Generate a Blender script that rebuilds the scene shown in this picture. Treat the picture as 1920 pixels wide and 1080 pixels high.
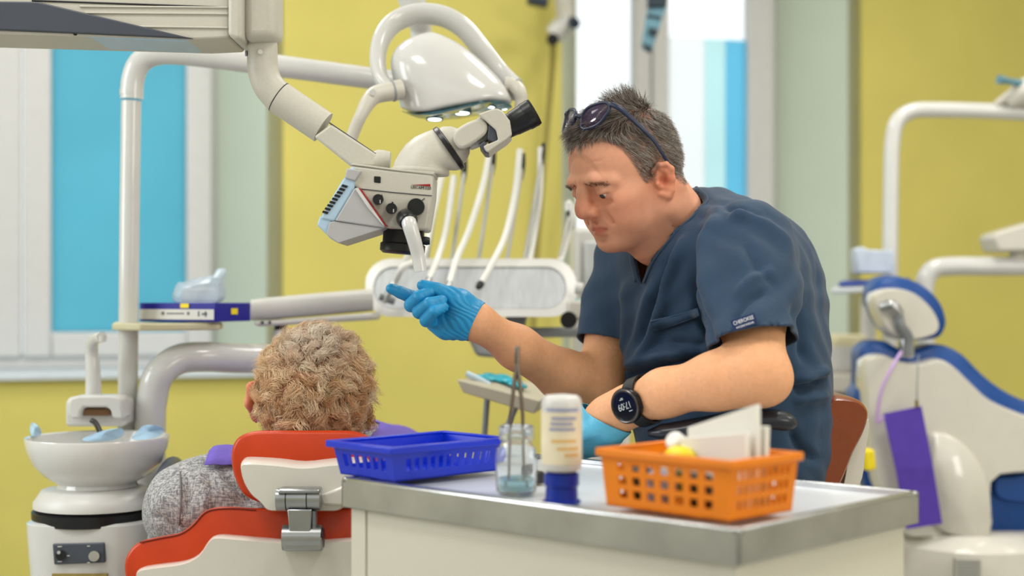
import bpy, bmesh, math, random
import numpy as np
from mathutils import Vector, Matrix

for o in list(bpy.data.objects):
    bpy.data.objects.remove(o)
SC = bpy.context.scene
COL = SC.collection

# ------------------------------------------------------------------ camera
FPX, EYE, HOR = 2700.0, 1.04, 560.0      # focal length in pixels, eye height, horizon row


def P(px, py, Y):
    """pixel of the 1920x1080 photograph at a known distance Y -> world point"""
    return Vector(((px - 960) / FPX * Y, Y, EYE - (py - HOR) / FPX * Y))


cam_d = bpy.data.cameras.new('camera')
cam_d.sensor_width = 36
cam_d.lens = 36 * FPX / 1920
cam_d.shift_y = (HOR - 540) / 1920
cam_d.clip_start = 0.05
cam_d.dof.use_dof = True
cam_d.dof.focus_distance = 2.12
cam_d.dof.aperture_fstop = 2.4
cam = bpy.data.objects.new('camera', cam_d)
cam.location = (0, 0, EYE)
cam.rotation_euler = (math.pi / 2, 0, 0)
COL.objects.link(cam)
SC.camera = cam

# ------------------------------------------------------------------ world, lights, exposure
W = bpy.data.worlds.new('sky')
SC.world = W
W.use_nodes = True
bg = W.node_tree.nodes['Background']
bg.inputs[0].default_value = (0.93, 0.98, 1.0, 1)
bg.inputs[1].default_value = 1.9


def area(name, loc, target, sx, sy, power, col):
    d = bpy.data.lights.new(name, 'AREA')
    d.shape = 'RECTANGLE'
    d.size, d.size_y, d.energy, d.color = sx, sy, power, col
    o = bpy.data.objects.new(name, d)
    o.location = loc
    o.rotation_euler = (Vector(target) - Vector(loc)).to_track_quat('-Z', 'Y').to_euler()
    COL.objects.link(o)
    return o


# added soft fill from the unseen right and left sides, then the room's ceiling panels
area('right_side_fill', (3.2, -0.6, 1.9), (0.3, 2.4, 0.9), 1.6, 1.5, 60, (1.0, 0.94, 0.84))
area('left_side_fill', (-2.6, 1.6, 1.8), (0.3, 2.4, 1.0), 1.2, 1.4, 50, (0.93, 0.97, 1.0))
for cx_, cy_ in ((-1.1, 1.2), (0.9, 1.2), (-1.1, 3.2), (0.9, 3.2), (2.6, 2.6)):
    area('ceiling_panel_light', (cx_, cy_, 2.80), (cx_, cy_, 0), 0.6, 0.6, 26, (1.0, 0.97, 0.93))

vs = SC.view_settings
vs.view_transform = 'Standard'
vs.look = 'None'
vs.exposure = -0.45
vs.gamma = 1.0
vs.use_curve_mapping = False

# ------------------------------------------------------------------ materials
def lin(c):
    return tuple(((v / 255) / 12.92 if v / 255 <= 0.04045 else ((v / 255 + 0.055) / 1.055) ** 2.4) for v in c)


MATS = {}


def M(name, col, rough=0.5, metal=0.0, var=0.04, vscale=30.0, bump=0.0, bscale=200.0, coat=0.0, trans=0.0,
      emit=None, spec=0.5, sheen=0.0, alpha=1.0, sss=0.0, attr=None, stretch=None, ior=1.45):
    if name in MATS:
        return MATS[name]
    m = bpy.data.materials.new(name)
    m.use_nodes = True
    nt = m.node_tree
    b = nt.nodes['Principled BSDF']
    L = nt.links.new
    tc = nt.nodes.new('ShaderNodeTexCoord')
    vec = tc.outputs['Object']
    if stretch:
        mp = nt.nodes.new('ShaderNodeMapping')
        mp.inputs['Scale'].default_value = stretch
        L(vec, mp.inputs[0])
        vec = mp.outputs[0]
    nz = nt.nodes.new('ShaderNodeTexNoise')
    nz.inputs['Scale'].default_value = vscale
    nz.inputs['Detail'].default_value = 4
    L(vec, nz.inputs['Vector'])
    rp = nt.nodes.new('ShaderNodeValToRGB')
    l = lin(col)
    rp.color_ramp.elements[0].position, rp.color_ramp.elements[1].position = 0.3, 0.7
    rp.color_ramp.elements[0].color = tuple(x * (1 - var) for x in l) + (1,)
    rp.color_ramp.elements[1].color = tuple(min(1, x * (1 + var)) for x in l) + (1,)
    L(nz.outputs['Fac'], rp.inputs[0])
    src = rp.outputs[0]
    if attr:
        at = nt.nodes.new('ShaderNodeAttribute')
        at.attribute_name = attr
        mx = nt.nodes.new('ShaderNodeMix')
        mx.data_type = 'RGBA'
        mx.blend_type = 'MULTIPLY'
        mx.inputs[0].default_value = 1
        L(src, mx.inputs[6])
        L(at.outputs['Color'], mx.inputs[7])
        src = mx.outputs[2]
    L(src, b.inputs['Base Color'])
    b.inputs['Roughness'].default_value = rough
    b.inputs['Metallic'].default_value = metal
    b.inputs['Coat Weight'].default_value = coat
    b.inputs['Coat Roughness'].default_value = 0.08
    b.inputs['Transmission Weight'].default_value = trans
    b.inputs['IOR'].default_value = ior
    b.inputs['Specular IOR Level'].default_value = spec
    b.inputs['Sheen Weight'].default_value = sheen
    b.inputs['Alpha'].default_value = alpha
    if sss:
        b.inputs['Subsurface Weight'].default_value = sss
        b.inputs['Subsurface Radius'].default_value = (1.0, 0.35, 0.2)
        b.inputs['Subsurface Scale'].default_value = 0.006
    if emit:
        b.inputs['Emission Color'].default_value = lin(emit[0]) + (1,)
        b.inputs['Emission Strength'].default_value = emit[1]
    if bump:
        n2 = nt.nodes.new('ShaderNodeTexNoise')
        n2.inputs['Scale'].default_value = bscale
        n2.inputs['Detail'].default_value = 5
        L(vec, n2.inputs['Vector'])
        bp = nt.nodes.new('ShaderNodeBump')
        bp.inputs['Strength'].default_value = bump
        bp.inputs['Distance'].default_value = 0.004
        L(n2.outputs['Fac'], bp.inputs['Height'])
        L(bp.outputs[0], b.inputs['Normal'])
    MATS[name] = m
    return m


def film(name, col, trans_mix=0.0, rough=True):
    """window film: daylight outside shines through it"""
    m = bpy.data.materials.new(name)
    m.use_nodes = True
    nt = m.node_tree
    nt.nodes.clear()
    out = nt.nodes.new('ShaderNodeOutputMaterial')
    tr = nt.nodes.new('ShaderNodeBsdfTranslucent')
    nz = nt.nodes.new('ShaderNodeTexNoise')
    nz.inputs['Scale'].default_value = 2.5
    tc = nt.nodes.new('ShaderNodeTexCoord')
    nt.links.new(tc.outputs['Object'], nz.inputs['Vector'])
    rp = nt.nodes.new('ShaderNodeValToRGB')
    l = lin(col)
    rp.color_ramp.elements[0].color = tuple(x * 0.93 for x in l) + (1,)
    rp.color_ramp.elements[1].color = tuple(min(1, x * 1.07) for x in l) + (1,)
    nt.links.new(nz.outputs['Fac'], rp.inputs[0])
    nt.links.new(rp.outputs[0], tr.inputs[0])
    tp = nt.nodes.new('ShaderNodeBsdfTransparent')
    mx = nt.nodes.new('ShaderNodeMixShader')
    mx.inputs[0].default_value = trans_mix
    nt.links.new(tr.outputs[0], mx.inputs[1])
    nt.links.new(tp.outputs[0], mx.inputs[2])
    gl = nt.nodes.new('ShaderNodeBsdfGlossy')
    gl.inputs['Roughness'].default_value = 0.15
    mg = nt.nodes.new('ShaderNodeMixShader')
    mg.inputs[0].default_value = 0.04
    nt.links.new(mx.outputs[0], mg.inputs[1])
    nt.links.new(gl.outputs[0], mg.inputs[2])
    nt.links.new(mg.outputs[0], out.inputs[0])
    return m


# ------------------------------------------------------------------ mesh helpers
def spl(pts, n=6, closed=False):
    """Catmull-Rom through the points (tuples of any length)"""
    A = [np.array(p, float) for p in pts]
    N = len(A)
    out = []
    rng = range(N) if closed else range(N - 1)
    for i in rng:
        if closed:
            p0, p1, p2, p3 = A[(i - 1) % N], A[i], A[(i + 1) % N], A[(i + 2) % N]
        else:
            p1, p2 = A[i], A[i + 1]
            p0 = A[i - 1] if i > 0 else 2 * p1 - p2
            p3 = A[i + 2] if i + 2 < N else 2 * p2 - p1
        for k in range(n):
            t = k / n
            out.append(0.5 * (2 * p1 + (p2 - p0) * t + (2 * p0 - 5 * p1 + 4 * p2 - p3) * t * t + (3 * p1 - p0 - 3 * p2 + p3) * t ** 3))
    if not closed:
        out.append(A[-1])
    return out


class MB:
    def __init__(s):
        s.v, s.f = [], []

    def add(s, v, f):
        n = len(s.v)
        s.v += [tuple(p) for p in v]
        s.f += [tuple(i + n for i in q) for q in f]
        return s

    def box(s, c, size, R=None):
        hx, hy, hz = size[0] / 2, size[1] / 2, size[2] / 2
        vs_ = [Vector((x, y, z)) for x in (-hx, hx) for y in (-hy, hy) for z in (-hz, hz)]
        if R is not None:
            vs_ = [R @ v for v in vs_]
        c = Vector(c)
        return s.add([c + v for v in vs_], [(0, 1, 3, 2), (4, 6, 7, 5), (0, 4, 5, 1), (2, 3, 7, 6), (0, 2, 6, 4), (1, 5, 7, 3)])

    def loft(s, rings, cap=True, closed=True):
        n = len(rings[0])
        v = [p for r in rings for p in r]
        f = []
        for i in range(len(rings) - 1):
            for j in range(n if closed else n - 1):
                k = (j + 1) % n
                f.append((i * n + j, i * n + k, (i + 1) * n + k, (i + 1) * n + j))
        if cap:
            f.append(tuple(range(n - 1, -1, -1)))
            f.append(tuple(range((len(rings) - 1) * n, len(rings) * n)))
        return s.add(v, f)

    def tube(s, pts, r, n=12, cap=True, up=(0, 0, 1), asp=1.0):
        """sweep; r scalar or per-point; asp = thickness along 'up' relative to r"""
        pts = [Vector(p) for p in pts]
        N = len(pts)
        if not hasattr(r, '__len__'):
            r = [r] * N
        rings = []
        u = None
        for i in range(N):
            t = (pts[min(i + 1, N - 1)] - pts[max(i - 1, 0)]).normalized()
            if u is None:
                u = Vector(up)
                if abs(u.dot(t)) > 0.95:
                    u = Vector((1, 0, 0)) if abs(t.x) < 0.9 else Vector((0, 1, 0))
            u = (u - t * u.dot(t)).normalized()
            w = t.cross(u)
            rings.append([pts[i] + (w * math.cos(a) + u * asp * math.sin(a)) * r[i]
                          for a in (2 * math.pi * k / n for k in range(n))])
        return s.loft(rings, cap)

    def lathe(s, prof, c=(0, 0, 0), axis=(0, 0, 1), n=32, cap=True, sx=1.0, sy=1.0):
        """prof = [(radius, height)...] along axis"""
        ax = Vector(axis).normalized()
        q = Vector((0, 0, 1)).rotation_difference(ax)
        c = Vector(c)
        rings = [[c + q @ Vector((r * sx * math.cos(a), r * sy * math.sin(a), h)) for a in (2 * math.pi * k / n for k in range(n))]
                 for r, h in prof]
        return s.loft(rings, cap)

    def prism(s, poly, ext):
        ext = Vector(ext)
        poly = [Vector(p) for p in poly]
        n = len(poly)
        return s.loft([poly, [p + ext for p in poly]], True)

    def ell(s, c, r, R=None, n=20, m=12):
        rings = []
        c = Vector(c)
        for i in range(1, m):
            th = math.pi * i / m
            ring = []
            for k in range(n):
                a = 2 * math.pi * k / n
                v = Vector((r[0] * math.sin(th) * math.cos(a), r[1] * math.sin(th) * math.sin(a), r[2] * math.cos(th)))
                ring.append(c + (R @ v if R is not None else v))
            rings.append(ring)
        n0 = len(s.v)
        s.loft(rings, False)
        t, b = Vector((0, 0, r[2])), Vector((0, 0, -r[2]))
        if R is not None:
            t, b = R @ t, R @ b
        i0 = len(s.v)
        s.v += [tuple(c + t), tuple(c + b)]
        for k in range(n):
            s.f.append((n0 + k, i0, n0 + (k + 1) % n))
            e = n0 + (m - 2) * n
            s.f.append((e + k, e + (k + 1) % n, i0 + 1))
        return s


def root(name, label, cat, loc, group=None):
    o = bpy.data.objects.new(name, None)
    o.empty_display_size = 0.05
    o.location = loc
    COL.objects.link(o)
    o['label'], o['category'] = label, cat
    if group:
        o['group'] = group
    return o


def obj(name, mb, mat, parent=None, bevel=0.0, seg=2, sub=0, solid=0.0, angle=40, label=None, cat=None, group=None, kind=None, smooth=True):
    """link the collected shape as ONE mesh object (vertices in world space)"""
    me = bpy.data.meshes.new(name)
    me.from_pydata(mb.v, [], mb.f)
    b = bmesh.new()
    b.from_mesh(me)
    bmesh.ops.recalc_face_normals(b, faces=b.faces)
    b.to_mesh(me)
    b.free()
    return link(name, me, mat, parent, bevel, seg, sub, solid, angle, label, cat, group, kind, smooth)


def link(name, me, mat, parent=None, bevel=0.0, seg=2, sub=0, solid=0.0, angle=40, label=None, cat=None, group=None, kind=None, smooth=True):
    if smooth:
        me.polygons.foreach_set('use_smooth', [True] * len(me.polygons))
        if angle < 180:
            me.set_sharp_from_angle(angle=math.radians(angle))
    me.materials.append(mat)
    o = bpy.data.objects.new(name, me)
    COL.objects.link(o)
    if parent is not None:
        o.parent = parent
        if parent.type == 'EMPTY':
            o.matrix_parent_inverse = Matrix.Translation(parent.location).inverted()
    if solid:
        md = o.modifiers.new('solid', 'SOLIDIFY')
        md.thickness = solid
        md.offset = 0
    if bevel:
        md = o.modifiers.new('bevel', 'BEVEL')
        md.width, md.segments = bevel, seg
        md.limit_method = 'ANGLE'
        md.angle_limit = math.radians(35)
        md.harden_normals = False
    if sub:
        md = o.modifiers.new('sub', 'SUBSURF')
        md.levels = md.render_levels = sub
    if label:
        o['label'] = label
    if cat:
        o['category'] = cat
    if group:
        o['group'] = group
    if kind:
        o['kind'] = kind
    return o


def text(name, body, size, mat, origin, right, up, parent=None, depth=0.0004, align='LEFT', sx=1.0):
    """lettering laid on a surface: origin + right/up directions"""
    cu = bpy.data.curves.new(name, 'FONT')
    cu.body = body
    cu.size = size
    cu.extrude = depth
    cu.align_x = align
    cu.align_y = 'CENTER'
    tmp = bpy.data.objects.new(name + '_tmp', cu)
    COL.objects.link(tmp)
    dg = bpy.context.evaluated_depsgraph_get()
    me = bpy.data.meshes.new_from_object(tmp.evaluated_get(dg))
    bpy.data.objects.remove(tmp)
    me.name = name
    r, u = Vector(right).normalized(), Vector(up).normalized()
    n = r.cross(u)
    mt = Matrix(((r.x * sx, u.x, n.x, origin[0]), (r.y * sx, u.y, n.y, origin[1]), (r.z * sx, u.z, n.z, origin[2]), (0, 0, 0, 1)))
    me.transform(mt)
    me.materials.clear()
    return link(name, me, mat, parent, smooth=False)


# ------------------------------------------------------------------ implicit surfaces for bodies and cloth
class SDF:
    def __init__(s, lo, hi, h):
        s.lo, s.h = np.array(lo, float), h
        s.n = [int(math.ceil((hi[i] - lo[i]) / h)) + 1 for i in range(3)]
        s.ax = [s.lo[i] + h * np.arange(s.n[i]) for i in range(3)]
        s.d = np.full(s.n, 1.0, np.float32)
        s.sym = False

    def _reg(s, lo, hi, m):
        sl = []
        for i in range(3):
            a = int(np.floor((lo[i] - m - s.lo[i]) / s.h))
            b = int(np.ceil((hi[i] + m - s.lo[i]) / s.h)) + 1
            a, b = max(a, 0), min(b, s.n[i])
            if b <= a:
                return None
            sl.append(slice(a, b))
        g = np.meshgrid(*[s.ax[i][sl[i]].astype(np.float32) for i in range(3)], indexing='ij')
        return tuple(sl), g

    def _mix(s, sl, d, k, mode):
        a = s.d[sl]
        if mode == 'u':
            if k <= 0:
                r = np.minimum(a, d)
            else:
                h = np.clip(0.5 + 0.5 * (a - d) / k, 0, 1)
                r = a * (1 - h) + d * h - k * h * (1 - h)
        else:
            d = -d
            if k <= 0:
                r = np.maximum(a, d)
            else:
                h = np.clip(0.5 - 0.5 * (a - d) / k, 0, 1)
                r = a * (1 - h) + d * h + k * h * (1 - h)
        s.d[sl] = r

    def _both(s, fn, mirror):
        fn(1)
        if mirror:
            fn(-1)

    def cap(s, a, b, ra, rb=None, k=0.01, mode='u', mirror=False):
        rb = ra if rb is None else rb

        def go(sg):
            A, B = np.array(a, float), np.array(b, float)
            A[1] *= sg
            B[1] *= sg
            R = max(ra, rb)
            q = s._reg(np.minimum(A, B) - R, np.maximum(A, B) + R, max(k, 3 * s.h))
            if q is None:
                return
            sl, g = q
            ba = B - A
            L2 = max(float(ba @ ba), 1e-12)
            t = np.clip(((g[0] - A[0]) * ba[0] + (g[1] - A[1]) * ba[1] + (g[2] - A[2]) * ba[2]) / L2, 0, 1)
            d = np.sqrt((g[0] - A[0] - t * ba[0]) ** 2 + (g[1] - A[1] - t * ba[1]) ** 2 + (g[2] - A[2] - t * ba[2]) ** 2) - (ra + (rb - ra) * t)
            s._mix(sl, d, k, mode)
        s._both(go, mirror)

    def chain(s, pts, rs, k=0.01, mode='u', mirror=False):
        for i in range(len(pts) - 1):
            s.cap(pts[i], pts[i + 1], rs[i], rs[i + 1], k, mode, mirror)

    def ell(s, c, r, R=None, k=0.01, mode='u', mirror=False):
        """R: 3x3, columns are the ellipsoid's axes"""
        def go(sg):
            C = np.array(c, float)
            C[1] *= sg
            m = np.eye(3) if R is None else np.array(R, float)
            if sg < 0:
                m = np.diag([1, -1, 1]) @ m
            ext = np.sqrt(((m * np.array(r)) ** 2).sum(1))
            q = s._reg(C - ext, C + ext, max(k, 3 * s.h))
            if q is None:
                return
            sl, g = q
            p = [g[i] - C[i] for i in range(3)]
            l = [(p[0] * m[0, j] + p[1] * m[1, j] + p[2] * m[2, j]) for j in range(3)]
            k0 = np.sqrt(sum((l[j] / r[j]) ** 2 for j in range(3)))
            k1 = np.sqrt(sum((l[j] / r[j] ** 2) ** 2 for j in range(3))) + 1e-9
            s._mix(sl, k0 * (k0 - 1) / k1, k, mode)
        s._both(go, mirror)

    def warp(s, fn, lo=None, hi=None):
        lo = s.lo if lo is None else lo
        hi = [a[-1] for a in s.ax] if hi is None else hi
        q = s._reg(lo, hi, 0)
        sl, g = q
        s.d[sl] += fn(*g)

    def mesh(s):
        """naive surface nets -> verts (n,3), quads (m,4)"""
        d = s.d
        neg = d < 0
        nx, ny, nz = [x - 1 for x in s.n]
        cnt = np.zeros((nx, ny, nz), np.int8)
        for i in (0, 1):
            for j in (0, 1):
                for k in (0, 1):
                    cnt += neg[i:nx + i, j:ny + j, k:nz + k]
        act = np.argwhere((cnt > 0) & (cnt < 8))
        idx = np.full((nx, ny, nz), -1, np.int32)
        idx[act[:, 0], act[:, 1], act[:, 2]] = np.arange(len(act))
        cor = {}
        for i in (0, 1):
            for j in (0, 1):
                for k in (0, 1):
                    cor[i, j, k] = d[act[:, 0] + i, act[:, 1] + j, act[:, 2] + k].astype(np.float64)
        acc = np.zeros((len(act), 3))
        w = np.zeros(len(act))
        for c in cor:
            for axn in range(3):
                if c[axn] == 0:
                    e = list(c)
                    e[axn] = 1
                    e = tuple(e)
                    a, b = cor[c], cor[e]
                    x = (a < 0) != (b < 0)
                    t = np.where(x, a / np.where(x, a - b, 1), 0)
                    p = np.tile(np.array(c, float), (len(act), 1))
                    p[:, axn] += t
                    acc += np.where(x[:, None], p, 0)
                    w += x
        V = s.lo + s.h * (act + acc / w[:, None])
        quads = []
        for axn in range(3):
            u, v = (axn + 1) % 3, (axn + 2) % 3
            sl0 = [slice(None)] * 3
            sl1 = [slice(None)] * 3
            sl0[axn], sl1[axn] = slice(0, -1), slice(1, None)
            ch = neg[tuple(sl0)] != neg[tuple(sl1)]
            e = np.argwhere(ch)
            e = e[(e[:, u] > 0) & (e[:, v] > 0) & (e[:, u] < s.n[u] - 1) & (e[:, v] < s.n[v] - 1)]
            first = neg[tuple(sl0)][e[:, 0], e[:, 1], e[:, 2]]

            def at(du, dv):
                q = e.copy()
                q[:, u] += du
                q[:, v] += dv
                return idx[q[:, 0], q[:, 1], q[:, 2]]
            q = np.stack([at(-1, -1), at(0, -1), at(0, 0), at(-1, 0)], 1)
            q[~first] = q[~first][:, ::-1]
            quads.append(q)
        Q = np.concatenate(quads)
        Q = Q[(Q >= 0).all(1)]
        return V, Q


def relax(V, Q, it=2, lam=0.5, keep=None):
    n = len(V)
    for _ in range(it):
        acc = np.zeros_like(V)
        w = np.zeros(n)
        for i in range(4):
            a, b = Q[:, i], Q[:, (i + 1) % 4]
            for ax in range(3):
                acc[:, ax] += np.bincount(a, V[b, ax], n) + np.bincount(b, V[a, ax], n)
            w += np.bincount(a, minlength=n) + np.bincount(b, minlength=n)
        N = acc / np.maximum(w, 1)[:, None]
        if keep is None:
            V = V + lam * (N - V)
        else:
            V = np.where(keep[:, None], V, V + lam * (N - V))
    return V


def npmesh(name, V, Q):
    me = bpy.data.meshes.new(name)
    me.vertices.add(len(V))
    me.vertices.foreach_set('co', np.asarray(V, np.float32).ravel())
    k = Q.shape[1]
    me.loops.add(len(Q) * k)
    me.loops.foreach_set('vertex_index', np.asarray(Q, np.int32).ravel())
    me.polygons.add(len(Q))
    me.polygons.foreach_set('loop_start', np.arange(0, len(Q) * k, k, dtype=np.int32))
    me.update(calc_edges=True)
    me.validate()
    return me


def setcol(me, C, name='Col'):
    at = me.attributes.new(name, 'FLOAT_COLOR', 'POINT')
    C4 = np.ones((len(C), 4), np.float32)
    C4[:, :3] = C
    at.data.foreach_set('color', C4.ravel())


def cut(V, Q, g, it=3):
    """keep the part where g(V) < 0, with the rim pulled onto g = 0"""
    val = g(V)
    keep = (val[Q] < 0).sum(1) >= 2
    Q = Q[keep]
    used = np.zeros(len(V), bool)
    used[Q.ravel()] = True
    E = np.concatenate([Q[:, [i, (i + 1) % 4]] for i in range(4)])
    E.sort(1)
    key = E[:, 0].astype(np.int64) * len(V) + E[:, 1]
    u, c = np.unique(key, return_counts=True)
    rim = np.unique(np.concatenate([u[c == 1] // len(V), u[c == 1] % len(V)]))
    rim = rim[np.abs(g(V[rim])) < 0.02]
    for _ in range(it):
        p = V[rim]
        v0 = g(p)
        gr = np.stack([(g(p + np.eye(3)[i] * 1e-4) - v0) / 1e-4 for i in range(3)], 1)
        st = (v0 / np.maximum((gr ** 2).sum(1), 1e-6))[:, None] * gr
        ln = np.linalg.norm(st, axis=1, keepdims=True)
        st *= np.minimum(1, 0.008 / np.maximum(ln, 1e-9))
        V[rim] = p - st
    mp = -np.ones(len(V), int)
    mp[used] = np.arange(used.sum())
    return V[used], mp[Q]


def vnormals(V, Q):
    n = np.cross(V[Q[:, 2]] - V[Q[:, 0]], V[Q[:, 3]] - V[Q[:, 1]])
    N = np.zeros_like(V)
    for i in range(4):
        for ax in range(3):
            N[:, ax] += np.bincount(Q[:, i], n[:, ax], len(V))
    return N / np.maximum(np.linalg.norm(N, axis=1, keepdims=True), 1e-12)


def hair_mesh(name, paths, radii, cols):
    """paths (n, k, 3): every strand a three-sided tapering tube"""
    n, k, _ = paths.shape
    T = np.gradient(paths, axis=1)
    T /= np.maximum(np.linalg.norm(T, axis=2, keepdims=True), 1e-9)
    ref = np.where(np.abs(T[..., 2:3]) < 0.9, np.array([0, 0, 1.0]), np.array([1.0, 0, 0]))
    A = np.cross(T, ref)
    A /= np.maximum(np.linalg.norm(A, axis=2, keepdims=True), 1e-9)
    B = np.cross(T, A)
    tp = np.linspace(1, 0.25, k)[None, :, None]
    r = radii[:, None, None] * tp
    ring = [paths + r * (A * math.cos(a) + B * math.sin(a)) for a in (0, 2.094, 4.189)]
    V = np.stack(ring, 2).reshape(-1, 3)
    base = np.arange(n)[:, None, None] * (k * 3) + np.arange(k - 1)[None, :, None] * 3
    j = np.arange(3)[None, None, :]
    j2 = (j + 1) % 3
    Q = np.stack([base + j, base + j2, base + 3 + j2, base + 3 + j], -1).reshape(-1, 4)
    me = npmesh(name, V, Q)
    setcol(me, np.repeat(cols, k * 3, axis=0))
    return me

# ------------------------------------------------------------------ materials in use
yellow = M('yellow_plaster', (208, 197, 106), 0.75, var=0.05, vscale=3, bump=0.12, bscale=120)
reveal_m = M('pale_reveal_paint', (196, 206, 190), 0.7, var=0.02, vscale=4)
pvc = M('white_window_plastic', (205, 205, 205), 0.35, var=0.02)
floor_m = M('grey_vinyl_floor', (172, 172, 166), 0.4, var=0.06, vscale=14)
ceil_m = M('white_ceiling_paint', (240, 240, 236), 0.8, var=0.01)
white_gloss = M('white_lacquer', (208, 208, 205), 0.16, var=0.015, coat=0.4)
white_plastic = M('white_plastic', (206, 205, 201), 0.35, var=0.02)
off_white = M('warm_white_plastic', (203, 199, 188), 0.36, var=0.02)
grey_plastic = M('grey_plastic', (150, 154, 156), 0.4, var=0.03)
mid_grey = M('mid_grey_metal', (128, 132, 136), 0.35, metal=0.4, var=0.03)
black = M('black_plastic', (22, 23, 27), 0.35, var=0.1)
chrome = M('brushed_steel', (190, 192, 194), 0.25, metal=1.0, var=0.05, vscale=60)
navy_box = M('navy_card', (14, 12, 140), 0.45, var=0.04)
blue_vinyl = M('blue_vinyl', (10, 68, 140), 0.38, var=0.05, bump=0.05)
purple = M('purple_tissue', (84, 58, 168), 0.75, var=0.06, vscale=60, bump=0.15, bscale=300)
yellow_print = M('yellow_print', (238, 214, 30), 0.5)
ink = M('grey_ink', (100, 104, 112), 0.6)

# ------------------------------------------------------------------ the room: a wall turned 16 degrees, two recessed windows
TH = math.radians(16)
WC, WS = math.cos(TH), math.sin(TH)
WX, WY = -960 / FPX * 4.2, 4.2


def wall_pt(s, n, z):
    return Vector((WX + s * WC - n * WS, WY + s * WS + n * WC, z))


def wall_s(px, n=0.0):
    k = (px - 960) / FPX
    bx, by = WX - n * WS, WY + n * WC
    return (k * by - bx) / (WC - k * WS)


def wall_z(px, py, n=0.0):
    s = wall_s(px, n)
    return EYE - (py - HOR) / FPX * (WY + n * WC + s * WS)


SILL, HEAD, CEIL, DEEP = wall_z(160, 711), 2.45, 2.85, 0.24


def wbox(mb, s0, s1, n0, n1, z0, z1):
    v = [wall_pt(s, n, z) for s in (s0, s1) for n in (n0, n1) for z in (z0, z1)]
    mb.add(v, [(0, 1, 3, 2), (4, 6, 7, 5), (0, 4, 5, 1), (2, 3, 7, 6), (0, 2, 6, 4), (1, 5, 7, 3)])
    return mb


def quad(mb, pts):
    return mb.add(pts, [(0, 1, 2, 3)])


obj('floor', MB().add([(-4.5, -2.5, 0), (5.5, -2.5, 0), (5.5, 7.5, 0), (-4.5, 7.5, 0)], [(0, 1, 2, 3)]), floor_m, kind='structure')
mb = MB()
mb.box((0.5, 2.5, CEIL + 0.05), (10, 7.0, 0.1))
obj('ceiling', mb, ceil_m, kind='structure')

side_paint = M('warm_white_wall_paint', (226, 222, 206), 0.8, var=0.01, vscale=3)
obj('wall_front', MB().box((0.5, -2.45, CEIL / 2), (10, 0.1, CEIL)), side_paint, kind='structure')
obj('wall_left', MB().box((-3.6, 0.75, CEIL / 2), (0.1, 6.4, CEIL)), side_paint, kind='structure')
obj('wall_right', MB().box((4.6, 1.8, CEIL / 2), (0.1, 8.4, CEIL)), side_paint, kind='structure')

# openings on the wall face: window 1 and window 2
o1a, o1b = wall_s(-420), wall_s(500)
o2a, o2b = wall_s(1081), wall_s(1590)
f1b, f2b = wall_s(405, DEEP), wall_s(1456, DEEP)
SL, SR = -2.2, 6.7
mb = MB()
segs = [SL, o1a, o1b, o2a, o2b, SR]
for i in range(5):
    a, b = segs[i], segs[i + 1]
    if i in (1, 3):
        wbox(mb, a, b, 0, 0.06, 0, SILL)
        wbox(mb, a, b, 0, 0.06, HEAD, CEIL)
    else:
        wbox(mb, a, b, 0, 0.06, 0, CEIL)
obj('wall_back', mb, yellow, kind='structure')
for i, (oa, ob, fa, fb) in enumerate(((o1a, o1b, o1a + 0.02, f1b), (o2a, o2b, o2a - 0.03, f2b))):
    mb = MB()      # reveals: right, left, head
    D2 = DEEP + 0.1
    for (w, f, sg) in ((ob, fb, 1), (oa, fa, -1)):
        p = [(w, 0), (f, DEEP), (f, D2), (w + sg * 0.05, D2), (w + sg * 0.05, 0.0)]
        mb.loft([[wall_pt(s, n, SILL) for s, n in p], [wall_pt(s, n, HEAD) for s, n in p]])
    p = [(oa, 0), (ob, 0), (fb, DEEP), (fa, DEEP)]
    mb.loft([[wall_pt(s, n, HEAD) for s, n in p], [wall_pt(s, n, HEAD + 0.05) for s, n in p]])
    obj('trim_%d' % (i + 1), mb, reveal_m, kind='structure')
    mb = MB()      # sill board
    p = [(oa, -0.03), (ob, -0.03), (fb, DEEP + 0.02), (fa, DEEP + 0.02)]
    mb.loft([[wall_pt(s, n, SILL - 0.0) for s, n in p], [wall_pt(s, n, SILL + 0.022) for s, n in p]])
    obj('trim_%d' % (i + 3), mb, M('window_sill', (206, 216, 224), 0.3), kind='structure', bevel=0.004)

film_blue = film('blue_window_film', (158, 219, 232))
film_pale = film('pale_window_strip', (250, 255, 254), 0.35)  # whitest strip of the right window's pane
film_edge = film('blue_window_strip', (165, 224, 243))
glass_clear = film('clear_pane', (240, 248, 250), 0.9)


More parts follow.
